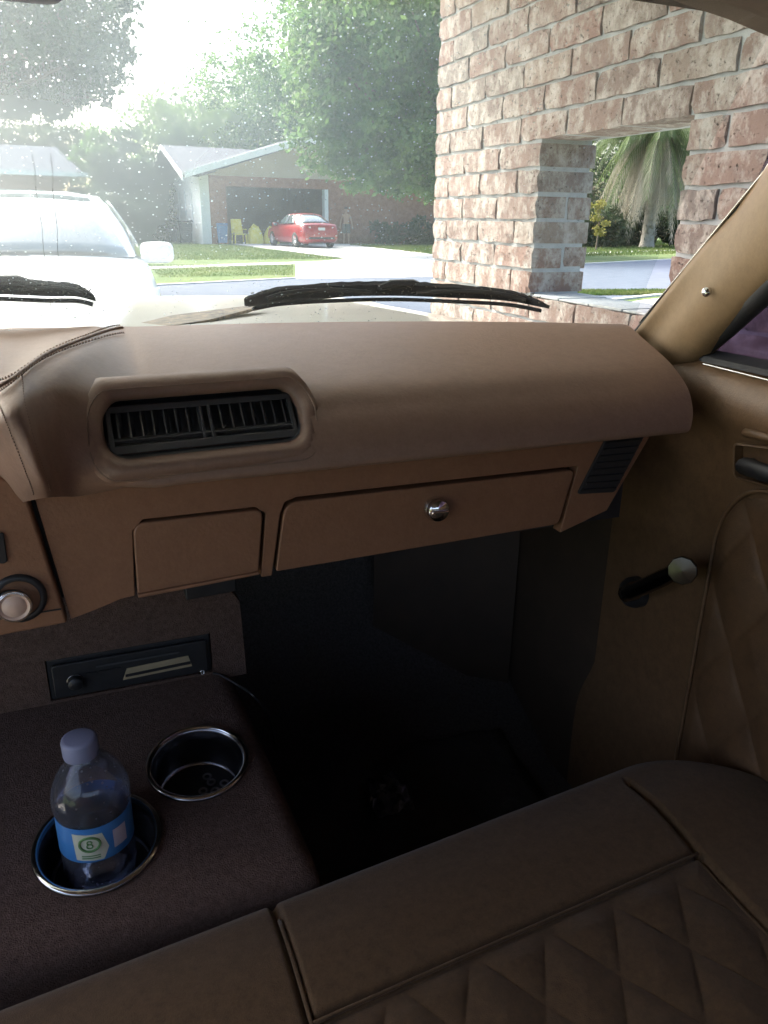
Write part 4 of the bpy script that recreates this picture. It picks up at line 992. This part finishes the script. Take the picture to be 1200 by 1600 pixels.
# front gable over the garage
px_, pz_ = 5.2, 4.85; gy0 = -1.0
for sx_ in (-1, 1):
    x_e = -OH+.0 if sx_ < 0 else 2*px_+OH
    slab([(x_e,gy0,EV+.02),(px_,gy0,pz_),(px_,DEP*.5+1.2,pz_),(x_e,2.6 if sx_ < 0 else DEP*.5,EV+.02)][:4] if False else [(x_e,gy0,EV-.0),(px_,gy0,pz_),(px_,DEP*.55,pz_),(x_e+(.0),-.2,EV-.0)], ROOF, 'garage_roof', .09)
    MB(HM).prism([(x_e,gy0-.04,EV-.20),(px_,gy0-.04,pz_-.16),(px_,gy0-.04,pz_+.12),(x_e,gy0-.04,EV+.08)], (0,.035,0)).build('bargeboard', TRIMW, house)
MB(HM).prism([(.2,-.02,EV+.003),(2*px_,-.02,EV+.003),(px_,-.02,pz_-.22)], (0,.1,0)).build('gable_wall', SOFFIT, house)
MB(HM).prism([(-.6,gy0,EV+.0),(-.6,0,EV),(1.4,0,EV+.35),(1.4,gy0,EV+.35)], (0,0,-.02)).build('soffit', SOFFIT, house)
# things standing at the house
def bin_(name, p, q_, M, lab, w=.58, h=1.05, d=.6):
    mb = MB(HM); t = thing(name, lab, 'bin', (HM @ Vector((p, q_, 0)))[:], 'dark bins by the white house corner' if name == 'trash_bin' else None)
    mb.grid([[(p+sx_*w*s*.5, q_+sy*d*s*.5, z) for sx_, sy in ((-1,-1),(1,-1),(1,1),(-1,1))] for z, s in ((.06,.78),(h*.9,.98))], cv=True); mb.f += [[0,1,2,3]]; mb.mi += [0]
    mb.build('body', M, t)
    MB(HM).box((p-w*.53,q_-d*.55,h*.91),(p+w*.53,q_+d*.55,h)).build('lid', M, t, bevel=.04)
    for sx_ in (-1,1): MB(HM).lathe([(.10,-.03),(.10,.03),(.0001,.03)], (p+sx_*w*.36, q_+d*.42, .10), (1,0,0), 14).build('wheel', TYRE, t)
bin_('trash_bin', -.62, .8, BIN, 'tall dark wheeled trash bin beside the white house corner')
bin_('trash_bin', -.95, 2.6, BIN, 'lower dark bin standing behind the tall trash bin', .62, .68, .6)
bin_('storage_bin', .84, -.42, BINBLUE, 'faded blue bin in front of the brick garage pier', .45, .95, .4)
YG = 'yellow objects heaped in the garage'
for k, (p, q_, h, w_, lab) in enumerate(((1.75,-.15,1.15,.62,'pale yellow plastic chair at the left of the garage opening'),(2.6,-.05,.8,.8,'yellow bundle beside the pale yellow chair'),(3.45,.0,.72,.75,'yellow bundle nearest the parked red sedan'))):
    t = thing('yellow_chair' if k == 0 else 'yellow_bundle', lab, 'chair' if k == 0 else 'bundle', (HM @ Vector((p, q_, 0)))[:], None if k == 0 else YG)
    if k == 0:
        MB(HM).box((p-.3,q_-.3,.42),(p+.3,q_+.25,.48)).build('seat', YELLOW, t, bevel=.02); MB(HM).prism([(p-.3,q_+.24,.48),(p+.3,q_+.24,.48),(p+.26,q_+.40,h),(p-.26,q_+.40,h)], (0,.05,0)).build('backrest', YELLOW, t, bevel=.02)
        for a in (-.27,.27):
            for c_ in (-.27,.22): MB(HM).tube([(p+a*1.1,q_+c_*1.1,0),(p+a,q_+c_,.42)], .035, 6).build('leg', YELLOW, t)
            MB(HM).box((p+a-.04,q_-.28,.66),(p+a+.04,q_+.26,.70)).build('armrest', YELLOW, t, bevel=.01)
    else:
        mb = MB(HM); rows = []
        for a in np.linspace(0,1,9):
            rows.append([(p+w_*.5*(1-.55*a**3)*math.copysign(abs(math.cos(f))**.6, math.cos(f))*(1+.13*rng.uniform(-1,1)), q_+w_*.4*(1-.55*a**3)*math.copysign(abs(math.sin(f))**.6, math.sin(f))*(1+.13*rng.uniform(-1,1)), h*a*(1+.08*rng.uniform(-1,1))) for f in np.linspace(0,2*math.pi,13)[:-1]])
        mb.grid(rows, cv=True); mb.f.append(list(range(len(mb.v)-12, len(mb.v)))); mb.mi.append(0); mb.build('sack', YELLOW, t, smooth=True)
        MB(HM).tube([(p-.2,q_-.1,h*.95),(p-.05,q_,h*1.10),(p+.15,q_+.03,h*.98)], [.05,.07,.04], 7).build('fold', YELLOW, t)

# ------------------------------------------------------------------ house at the left
lh = at(128,240,1,47.0); L0 = at(150,274,1,45.0)
lx = L0[0]; LM = Matrix.Translation((lx-.9, 45.0, GZ)) @ Matrix.Rotation(R(4), 4, 'Z')
lho = thing('neighbour_house', 'house with blue grey roof beyond the white car', 'house', (lx-8, 47.5, GZ)); ez = L0[2]-GZ
MB(LM).box((-16,.4,0),(-.8,7,ez)).build('wall', FARBRICK, lho)
MB(LM).prism([(-16.4,-.3,ez),(.25,-.3,ez),(-.55,3.6,ez+1.35),(-16.4,3.6,ez+1.35)], (0,0,.12)).build('roof', BLUEROOF, lho)
MB(LM).prism([(-16.4,7.6,ez),(.25,7.6,ez),(-.55,3.62,ez+1.35),(-16.4,3.62,ez+1.35)], (0,0,.12)).build('roof', BLUEROOF, lho)
MB(LM).box((-16.4,-.36,ez-.10),(1.0,-.31,ez+.12)).build('fascia', TRIMW, lho)
for k in range(3):
    gdr = MB(LM).box((-6.2-k*5.0,.34,0),(-1.6-k*5.0,.39,ez-.75)).build('garage_door', WHITEW, lho)
    for r_ in range(4): MB(LM).box((-6.1-k*5.0,.31,.08+r_*(ez-.85)/4),(-1.7-k*5.0,.338,.02+(r_+1)*(ez-.85)/4)).build('door_panel', WHITEW, gdr, bevel=.015)

# ------------------------------------------------------------------ trees
def leaves(name, M, parent, ells, n, size, seed, droop=.2, kind=None, shell=.45):
    """ells: list of (cx, cy, cz, rx, ry, rz, share); clumps of leaf quads, uneven outline with gaps"""
    r = np.random.default_rng(seed); tot = sum(e[6] for e in ells); Vs = []
    for cx_, cy_, cz_, rx, ry, rz, shr in ells:
        k = int(n*shr/tot); nc = max(8, k//70)
        d = r.normal(size=(nc,3)); d /= np.linalg.norm(d, axis=1)[:,None]
        rad = shell + (1-shell)*r.random(nc)**.5; rad *= 1 + .16*np.sin(d[:,0]*5+seed)*np.cos(d[:,2]*6+d[:,1]*4)
        cc = d*rad[:,None]*np.array([rx,ry,rz]) + np.array([cx_,cy_,cz_])
        idx = r.integers(0, nc, k); cs = (rx+ry+rz)/3*.16*(.6+.8*r.random(nc))
        p = cc[idx] + r.normal(size=(k,3))*cs[idx][:,None]*np.array([1,1,.65])
        a = r.normal(size=(k,3)); a[:,2] -= droop; a /= np.linalg.norm(a, axis=1)[:,None]
        b = np.cross(a, r.normal(size=(k,3))); b /= np.linalg.norm(b, axis=1)[:,None]+1e-9
        s = size*(.55+.9*r.random(k))[:,None]
        Vs.append(np.stack([p-a*s*.5, p+b*s*.30+a*s*.05, p+a*s*.6, p-b*s*.30+a*s*.05], 1))
    V = np.concatenate(Vs).reshape(-1,3); nq = len(V)//4
    lo, hi = V.min(0), V.max(0); o0 = np.array([(lo[0]+hi[0])/2, (lo[1]+hi[1])/2, lo[2]]); V = V-o0
    me = bpy.data.meshes.new(name); me.vertices.add(len(V)); me.vertices.foreach_set('co', V.ravel())
    me.loops.add(len(V)); me.loops.foreach_set('vertex_index', np.arange(len(V), dtype=np.int32))
    me.polygons.add(nq); me.polygons.foreach_set('loop_start', np.arange(0, len(V), 4, dtype=np.int32))
    me.polygons.foreach_set('loop_total', np.full(nq, 4, dtype=np.int32))
    me.update(calc_edges=True); me.validate(); me.materials.append(M)
    o = bpy.data.objects.new(name, me); COL.objects.link(o); place(o, parent, o0)
    if kind: o['kind'] = kind
    return o
def trunk(t, base, h, r0, ells, seed, M=BARK):
    q = random.Random(seed); mb = MB(); b_ = np.array(base); top = b_ + np.array((q.uniform(-.3,.3), q.uniform(-.3,.3), h))
    mb.tube(cr([b_-(0,0,.1), b_+(top-b_)*.35+np.array((q.uniform(-.15,.15),0,0)), top], 8), np.linspace(r0*1.25, r0*.6, 8), 9)
    for e in ells:
        for _ in range(3):
            f = q.uniform(.5,.95); s_ = b_+(top-b_)*f; en = np.array(e[:3])+np.array([q.uniform(-.6,.6)*e[3], q.uniform(-.6,.6)*e[4], q.uniform(-.3,.5)*e[5]])
            mid = (s_+en)/2+np.array((0,0,-.1*np.linalg.norm(en-s_)+.2)); mb.tube(cr([s_, mid, en], 7), np.linspace(r0*.4, r0*.06, 7), 6)
    mb.build('trunk', M, t, smooth=True)
def tree(name, lab, base, h, r0, ells, n, size, M, seed, cat='tree', group=None):
    t = thing(name, lab, cat, base, group); trunk(t, base, h, r0, ells, seed); leaves('crown', M, t, ells, n, size, seed); return t
def pw(u, v, Y): return at(u, v, 1, Y)
# oak with hanging moss, near left
tb = (-4.6, 16.5, GZ); e = []
for u, v, Y, s, shr in ((20,20,15,1.25,4),(90,60,15,.95,3),(-80,30,16,1.6,4),(150,100,15.5,.62,1.6),(168,30,15.5,.55,1.1),(60,120,15,.85,2),(-60,120,15,1.2,2),(95,155,15,.34,.4),(12,150,15,.4,.5),(25,172,15,.22,.22),(-10,-120,16,1.8,3),(120,-60,16,1.1,1.6),(150,148,15.3,.25,.14)):
    p = pw(u, v, Y); e.append((*p, s*1.15, s*1.15, s*.8, shr))
oak = tree('oak_tree', 'large oak leaning in at the upper left with grey moss', tb, 4.2, .38, e, 17000, .10, LEAF_OAK, 11)
ms = MB(); q = random.Random(5)
for u, v, L in ((55,150,.45),(28,165,.35),(40,120,.4),(85,115,.35),(105,130,.3),(100,150,.38),(135,120,.3),(150,140,.25),(10,130,.4),(70,130,.3),(30,180,.22),(125,140,.3)):
    p = pw(u, v-18, 15.0)
    for _ in range(9):
        o_ = p+np.array((q.uniform(-.09,.09), q.uniform(-.1,.1), q.uniform(-.05,.08))); l_ = L*q.uniform(.5,1.1)
        ms.tube([o_, o_+np.array((q.uniform(-.02,.02),0,-l_*.5)), o_+np.array((q.uniform(-.03,.03),0,-l_))], [.012,.022,.002], 4, cap=False)
ms.build('hanging_moss', MOSS, oak, kind='stuff')
# big tree in the front yard, hangs over the house roof
tb = at(640,384,2,GZ); e = []
for u, v, Y, s, shr in ((600,60,30,3.0,5),(520,130,30,2.0,3.5),(660,150,30,2.3,4),(600,210,29,1.7,3),(510,215,29.5,1.3,1.8),(660,240,29,1.6,2.2),(740,120,30,3.0,4),(560,20,31,2.4,2.5),(690,20,31,3.0,3.5),(560,262,29,.9,.9),(620,275,29,.9,1.0),(690,285,29,1.0,1.0),(480,180,30,.8,.8),(780,260,31,2.0,2)):
    p = pw(u, v, Y); e.append((*p, s, s, s*.8, shr))
tree('shade_tree', 'big leafy tree hanging over the right half of the grey roof', (tb[0], 31.0, GZ), 5.0, .35, e, 60000, .19, LEAF_MID, 21)
BGG = 'trees along the back of the house'
for k, (u, v, Y, rx, rz, M_, lab) in enumerate((
    (300,190,54,3.3,2.6,LEAF_LIGHT,'low pale green tree behind the left end of the grey roof'),
    (385,150,58,4.0,4.2,LEAF_MID,'rounded green tree rising behind the grey roof'),
    (470,90,60,4.6,6.0,LEAF_MID,'tall green tree rising behind the garage gable'),
    (575,30,62,6.2,8.0,LEAF_LIGHT,'tallest tree, its top leaving the picture above the house'))):
    p = pw(u, v, Y); e = [(p[0],p[1],p[2]-rz*.1,rx,rx,rz*.75,3),(p[0]-rx*.5,p[1],p[2]-rz*.7,rx*.7,rx*.7,rz*.6,1.5),(p[0]+rx*.5,p[1],p[2]-rz*.6,rx*.75,rx*.7,rz*.6,1.5),(p[0],p[1],p[2]-rz*1.15,rx*1.0,rx,rz*.6,1.5)]
    tree('yard_tree', lab, (p[0], p[1], GZ), max(2, p[2]-rz*.6), .25, e, 12000, .26, M_, 31+k, group=BGG)
# shrubs and trees between the two houses
for k, (u, v, Y, rx, rz, M_, lab) in enumerate((
    (200,265,44,1.6,2.2,LEAF_DARK,'dark bushy tree left of the grey roofed house'),
    (160,250,47,1.5,2.0,LEAF_MID,'bushy tree beside the end of the blue grey roof'),
    (190,335,42,2.0,1.1,LEAF_DARK,'low thicket under the bushy tree'),
    (240,300,46,1.3,1.9,LEAF_MID,'thin green tree close against the gable end'),
    (110,226,60,1.9,1.4,LEAF_OAK,'small tree top showing over the blue grey roof'),
    (55,222,62,2.2,1.3,LEAF_OAK,'broad tree top over the middle of the blue grey roof'),
    (5,226,62,1.6,1.2,LEAF_OAK,'tree top at the picture edge over the blue grey roof'))):
    p = pw(u, v, Y); e = [(p[0],p[1],p[2],rx,rx*.8,rz*.8,3),(p[0]-rx*.4,p[1],p[2]-rz*.7,rx*.8,rx*.7,rz*.6,2),(p[0]+rx*.35,p[1],p[2]-rz*.8,rx*.8,rx*.7,rz*.6,2)]
    if p[2]-rz*1.4 > 1: e.append((p[0],p[1],(p[2]-rz)*.5,rx,rx*.8,(p[2]-rz)*.5,2))
    tree('bushy_tree', lab, (p[0], p[1], GZ), max(1.0, p[2]-rz*.5), .14, e, 9000, .20, M_, 51+k, group='bushy trees between and behind the two houses')
# behind the palm, seen through the opening
for k, (u, v, Y, rx, rz, M_, lab) in enumerate((
    (935,350,36,1.4,1.0,LEAF_DARK,'dark shrub left of the palm seen through the opening'),
    (985,348,38,1.6,1.0,LEAF_DARK,'dark shrub just behind the palm trunk'),
    (1065,345,37,1.4,1.0,LEAF_DARK,'dark shrub right of the palm trunk'),
    (930,235,46,4.5,4.2,LEAF_DARK,'dark tree filling the opening left of the palm'),
    (1060,230,48,5.0,4.6,LEAF_MID,'green tree behind the palm crown'))):
    p = pw(u, v, Y); e = [(p[0],p[1],p[2],rx,rx*.8,rz*.8,3),(p[0]-rx*.4,p[1],p[2]-rz*.6,rx*.8,rx*.7,rz*.6,2),(p[0]+rx*.35,p[1],p[2]-rz*.6,rx*.8,rx*.7,rz*.6,2)]
    tree('garden_shrub' if k < 3 else 'garden_tree', lab, (p[0], p[1], GZ), max(.8, p[2]-rz*.5), .14, e, 9000, .20, M_, 71+k, cat='shrub' if k < 3 else 'tree', group='dark shrubs around the palm' if k < 3 else 'trees behind the palm')
p = pw(938,322,33); e = [(p[0]-.1,p[1],p[2],.42,.4,.35,1),(p[0]+.1,p[1],p[2]-.7,.45,.4,.6,1.4)]
t = tree('flowering_shrub', 'pale yellow flowering shrub at the edge of the opening', (p[0], p[1], GZ), 1.2, .04, e, 700, .13, FLOWER, 81, cat='shrub')
# dark shrubs added in place of the shade right of the red car
for k, u in enumerate((600, 650)):
    p = pw(u, 352, 43); e = [(*p,1.7,1.0,.8,1),(p[0]+.6,p[1],p[2]-.4,1.4,.9,.6,1)]
    tree('shade_shrub', ('dark shrub in place of shade at the brick front wall near the person', 'dark shrub in place of shade at the brick wall beside the pier')[k], (p[0], p[1]-2.6, GZ), .7, .06, [(a,b_-2.6,c_-.3,d,e_,f,g_) for a,b_,c_,d,e_,f,g_ in e], 2600, .18, LEAF_DARK, 85+k, cat='shrub', group='shrubs in place of shade along the front wall')
# palm
pb = at(1010,387,2,GZ); pc = np.array((pb[0], pb[1], 5.6))
palm = thing('palm_tree', 'shaggy palm with hanging dry fronds across the street', 'palm tree', tuple(pb))
rows = [(.42,0),(.36,.3),(.33,.8),(.30,1.6),(.30,3.2),(.34,4.6),(.42,5.5),(.2,5.8)]
mb = MB().lathe(rows, tuple(pb), (0,0,1), 18); q = random.Random(9)
for k in range(60):
    a = q.uniform(0,6.28); h = q.uniform(.3,4.6); mb.tube([(pb[0]+.31*math.cos(a),pb[1]+.31*math.sin(a),GZ+h),(pb[0]+.44*math.cos(a),pb[1]+.44*math.sin(a),GZ+h+.16)], [.05,.02], 5)
mb.build('trunk', PALMBARK, palm, smooth=True)
def frond(mb, a, el, L, dr_, q, wdt=.55, pc=pc):
    d = np.array((math.cos(a), math.sin(a), 0)); pts = []
    for t in np.linspace(0,1,9):
        r_ = L*t*math.cos(el)*(1.32-.40*max(0,dr_)*t); z = L*t*math.sin(el) - dr_*L*t*t*.9; pts.append(pc + d*(.25+r_) + np.array((0,0,z)))
    mb.tube(pts, np.linspace(.03,.008,9), 4, cap=False)
    sd_ = np.array((-d[1], d[0], 0))
    for i in range(1,9):
        for k2 in range(3):
            t = (i-1+k2/3)/8; p = pts[i-1]+(pts[i]-pts[i-1])*(k2/3); ax_ = (pts[i]-pts[i-1]); ax_ /= np.linalg.norm(ax_)+1e-9
            for sg in (1,-1):
                l_ = wdt*(.35+.9*math.sin(math.pi*min(1,.15+t*.8)))*q.uniform(.8,1.15); dir_ = sd_*sg*.55+ax_*.7+np.array((0,0,-.55)); dir_ /= np.linalg.norm(dir_)
                e1_ = p+dir_*l_*.5; e2_ = p+dir_*l_+np.array((0,0,-.10*l_)); wv_ = ax_*.030
                mb.add([p-wv_, p+wv_, e1_+wv_, e2_, e1_-wv_], [(0,1,2,3,4)])
for k in range(46):
    mb = MB(); frond(mb, k*2.39996, q.uniform(-.5,1.15), q.uniform(2.9,3.7), q.uniform(.75,1.15), q, .75); mb.build('frond', FROND, palm, fix=False)
for k in range(46):
    mb = MB(); frond(mb, k*2.39996+.5, q.uniform(-1.0,-.2), q.uniform(2.4,3.4), q.uniform(.75,1.15), q, .65); mb.build('dry_frond', DEADFROND, palm, fix=False)

for k in range(44):
    mb = MB(); frond(mb, k*2.39996+1.1, q.uniform(-1.1,-.5), q.uniform(1.6,2.6), q.uniform(.8,1.1), q, .6, pc-np.array((0,0,q.uniform(.5,1.5)))); mb.build('dry_frond', DEADFROND, palm, fix=False)
for k in range(16):
    mb = MB(); frond(mb, k*2.39996+.3, q.uniform(.0,.7), q.uniform(4.0,4.9), q.uniform(.8,1.05), q, .9); mb.build('frond', FROND, palm, fix=False)

# ------------------------------------------------------------------ person beside the red car
def person():
    f = at(541,381,2,GZ); t = thing('person', 'person with bare tanned upper body standing behind the red sedan', 'person', (f[0], f[1], GZ)); s = 1.0
    B = (f[0], f[1], GZ); yaw_ = R(-200)
    J = {'pelvis':(0,0,.93,.135,.11),'waist':(0,.01,1.08,.125,.09),'chest':(0,.02,1.30,.155,.105),'neck0':(0,.01,1.46,.075,.07),'neck':(0,.02,1.53,.055,.055),'head0':(0,.04,1.60,.075,.085),'head1':(0,.05,1.68,.078,.095),'head2':(0,.04,1.75,.055,.065)}
    E_ = [('pelvis','waist'),('waist','chest'),('chest','neck0'),('neck0','neck'),('neck','head0'),('head0','head1'),('head1','head2')]
    for sg, n_ in ((1,'l'),(-1,'r')):
        J['sh'+n_] = (sg*.185,0,1.41,.062,.06); J['el'+n_] = (sg*.27,-.03 if sg > 0 else .0,1.15,.042,.042); J['wr'+n_] = (sg*.31,.06,.92,.030,.028); J['pa'+n_] = (sg*.315,.085,.84,.036,.022)
        J['hip'+n_] = (sg*.095,0,.86,.09,.09); J['kn'+n_] = (sg*.115,.03 if sg > 0 else .06,.50,.060,.060); J['an'+n_] = (sg*.13,-.02+.05*(sg < 0),.09,.040,.042); J['to'+n_] = (sg*.145,.14+.05*(sg < 0),.035,.040,.028)
        E_ += [('chest','sh'+n_),('sh'+n_,'el'+n_),('el'+n_,'wr'+n_),('wr'+n_,'pa'+n_),('pelvis','hip'+n_),('hip'+n_,'kn'+n_),('kn'+n_,'an'+n_),('an'+n_,'to'+n_)]
        for q_, (dx, dy, dz, rr_) in enumerate(((-.022,.035,-.075,.0095),(-.008,.035,-.085,.0095),(.007,.032,-.08,.009),(.020,.026,-.065,.008))):
            J[f'f{q_}{n_}'] = (sg*.315+dx*sg, .085+dy*.6, .80, .010, .010); J[f'g{q_}{n_}'] = (sg*.315+dx*sg, .085+dy, .82+dz, rr_, rr_); E_ += [('pa'+n_, f'f{q_}{n_}'), (f'f{q_}{n_}', f'g{q_}{n_}')]
        J['th'+n_] = (sg*.28,.13,.80,.010,.010); E_.append(('pa'+n_,'th'+n_))
    keys = list(J); idx = {k: i for i, k in enumerate(keys)}
    Rm = Matrix.Rotation(yaw_, 3, 'Z')
    me = bpy.data.meshes.new('body'); me.from_pydata([tuple(Rm @ Vector(J[k][:3])) for k in keys], [(idx[a], idx[b]) for a, b in E_], [])
    o = bpy.data.objects.new('body', me); COL.objects.link(o); place(o, t, B); me.materials.append(SKIN)
    o.modifiers.new('skin', 'SKIN'); o.modifiers.new('sub', 'SUBSURF').render_levels = 1
    for i, k in enumerate(keys):
        v = me.skin_vertices[0].data[i]; v.radius = J[k][3:]; v.use_root = (k == 'pelvis')
    W = Matrix.Translation(B) @ Matrix.Rotation(yaw_, 4, 'Z')
    sh_ = MB(W); 
    for sg in (1,-1): sh_.grid([[(sg*x+rx*math.cos(a), y+rx*math.sin(a), z) for a in np.linspace(0,2*math.pi,15)[:-1]] for x, y, rx, z in ((.08,0,.125,.98),(.095,0,.125,.86),(.108,.01,.11,.66),(.115,.02,.10,.52))], cv=True)
    sh_.build('shorts', SHORTS, t, smooth=True)
    hr = MB(W); hr.grid([[(.098*math.sin(p_)*math.cos(a), .035+.112*math.sin(p_)*math.sin(a), 1.70+.105*math.cos(p_)) for a in np.linspace(0,2*math.pi,15)[:-1]] for p_ in np.linspace(.05,1.45,6)], cv=True); hr.build('hair', HAIR, t, smooth=True)
    fc = MB(W); fc.grid([[(.012*math.cos(a)*k, .135+.02*(1-k), 1.66+.02*math.sin(a)*k) for a in np.linspace(0,2*math.pi,7)[:-1]] for k in (1,.5,.1)], cv=True); fc.build('nose', SKIN, t)
    ey = MB(W)
    for sg in (1,-1): ey.lathe([(.010,0),(.007,.006),(.0001,.008)], (sg*.032,.128,1.685), (0,1,0), 8)
    ey.build('eyes', BLACK, t)
    ea = MB(W)
    for sg in (1,-1): ea.tube([(sg*.085,.03,1.63),(sg*.098,.02,1.67),(sg*.09,.035,1.70)], [.01,.016,.01], 6)
    ea.build('ears', SKIN, t)
    MB(W).tube([(-.022,.128,1.625),(0,.134,1.624),(.022,.128,1.625)], .005, 5).build('mouth', FARBRICK, t)
person()

# ------------------------------------------------------------------ grass blades on the lawns in view
def blades(name, poly_uv, n, h, seed, lab=None):
    P = np.array([at(u, v, 2, GZ)[:2] for u, v in poly_uv]); r = np.random.default_rng(seed)
    lo, hi = P.min(0), P.max(0); pts = r.random((n*4,2))*(hi-lo)+lo
    x, y = pts[:,0], pts[:,1]; ins = np.zeros(len(pts), bool); j = len(P)-1
    for i in range(len(P)):
        c = ((P[i,1] > y) != (P[j,1] > y)) & (x < (P[j,0]-P[i,0])*(y-P[i,1])/(P[j,1]-P[i,1]+1e-12)+P[i,0]); ins ^= c; j = i
    pts = pts[ins][:n]; k = len(pts); a = r.random(k)*6.28; hh = h*(.4+.9*r.random(k)); wd = hh*.22
    p = np.c_[pts, np.full(k, GZ)]; d = np.c_[np.cos(a), np.sin(a), np.zeros(k)]; ln = r.normal(size=(k,2))*.35*hh[:,None]
    V = np.stack([p-d*wd[:,None], p+d*wd[:,None], p+np.c_[ln, hh]], 1).reshape(-1,3); o0 = V.mean(0)*np.array([1,1,0])+np.array([0,0,GZ])
    me = bpy.data.meshes.new(name); me.vertices.add(len(V)); me.vertices.foreach_set('co', (V-o0).ravel()); me.loops.add(len(V)); me.loops.foreach_set('vertex_index', np.arange(len(V), dtype=np.int32))
    me.polygons.add(k); me.polygons.foreach_set('loop_start', np.arange(0, len(V), 3, dtype=np.int32)); me.polygons.foreach_set('loop_total', np.full(k, 3, dtype=np.int32)); me.update(calc_edges=True); me.materials.append(BLADE)
    o = bpy.data.objects.new(name, me); COL.objects.link(o); place(o, None, o0); o['kind'] = 'stuff'
blades('grass', [(190,381),(360,383),(545,405),(200,407)], 22000, .05, 1)
blades('grass', [(230,414),(458,414),(458,430),(250,434)], 9000, .028, 2)
blades('grass', [(545,383),(690,386),(690,400),(660,396)], 6000, .10, 3)
blades('grass', [(905,378),(1060,376),(1060,397),(905,401)], 12000, .10, 4)
blades('grass', [(900,456),(1050,455),(1050,461),(905,463)], 7000, .06, 5)
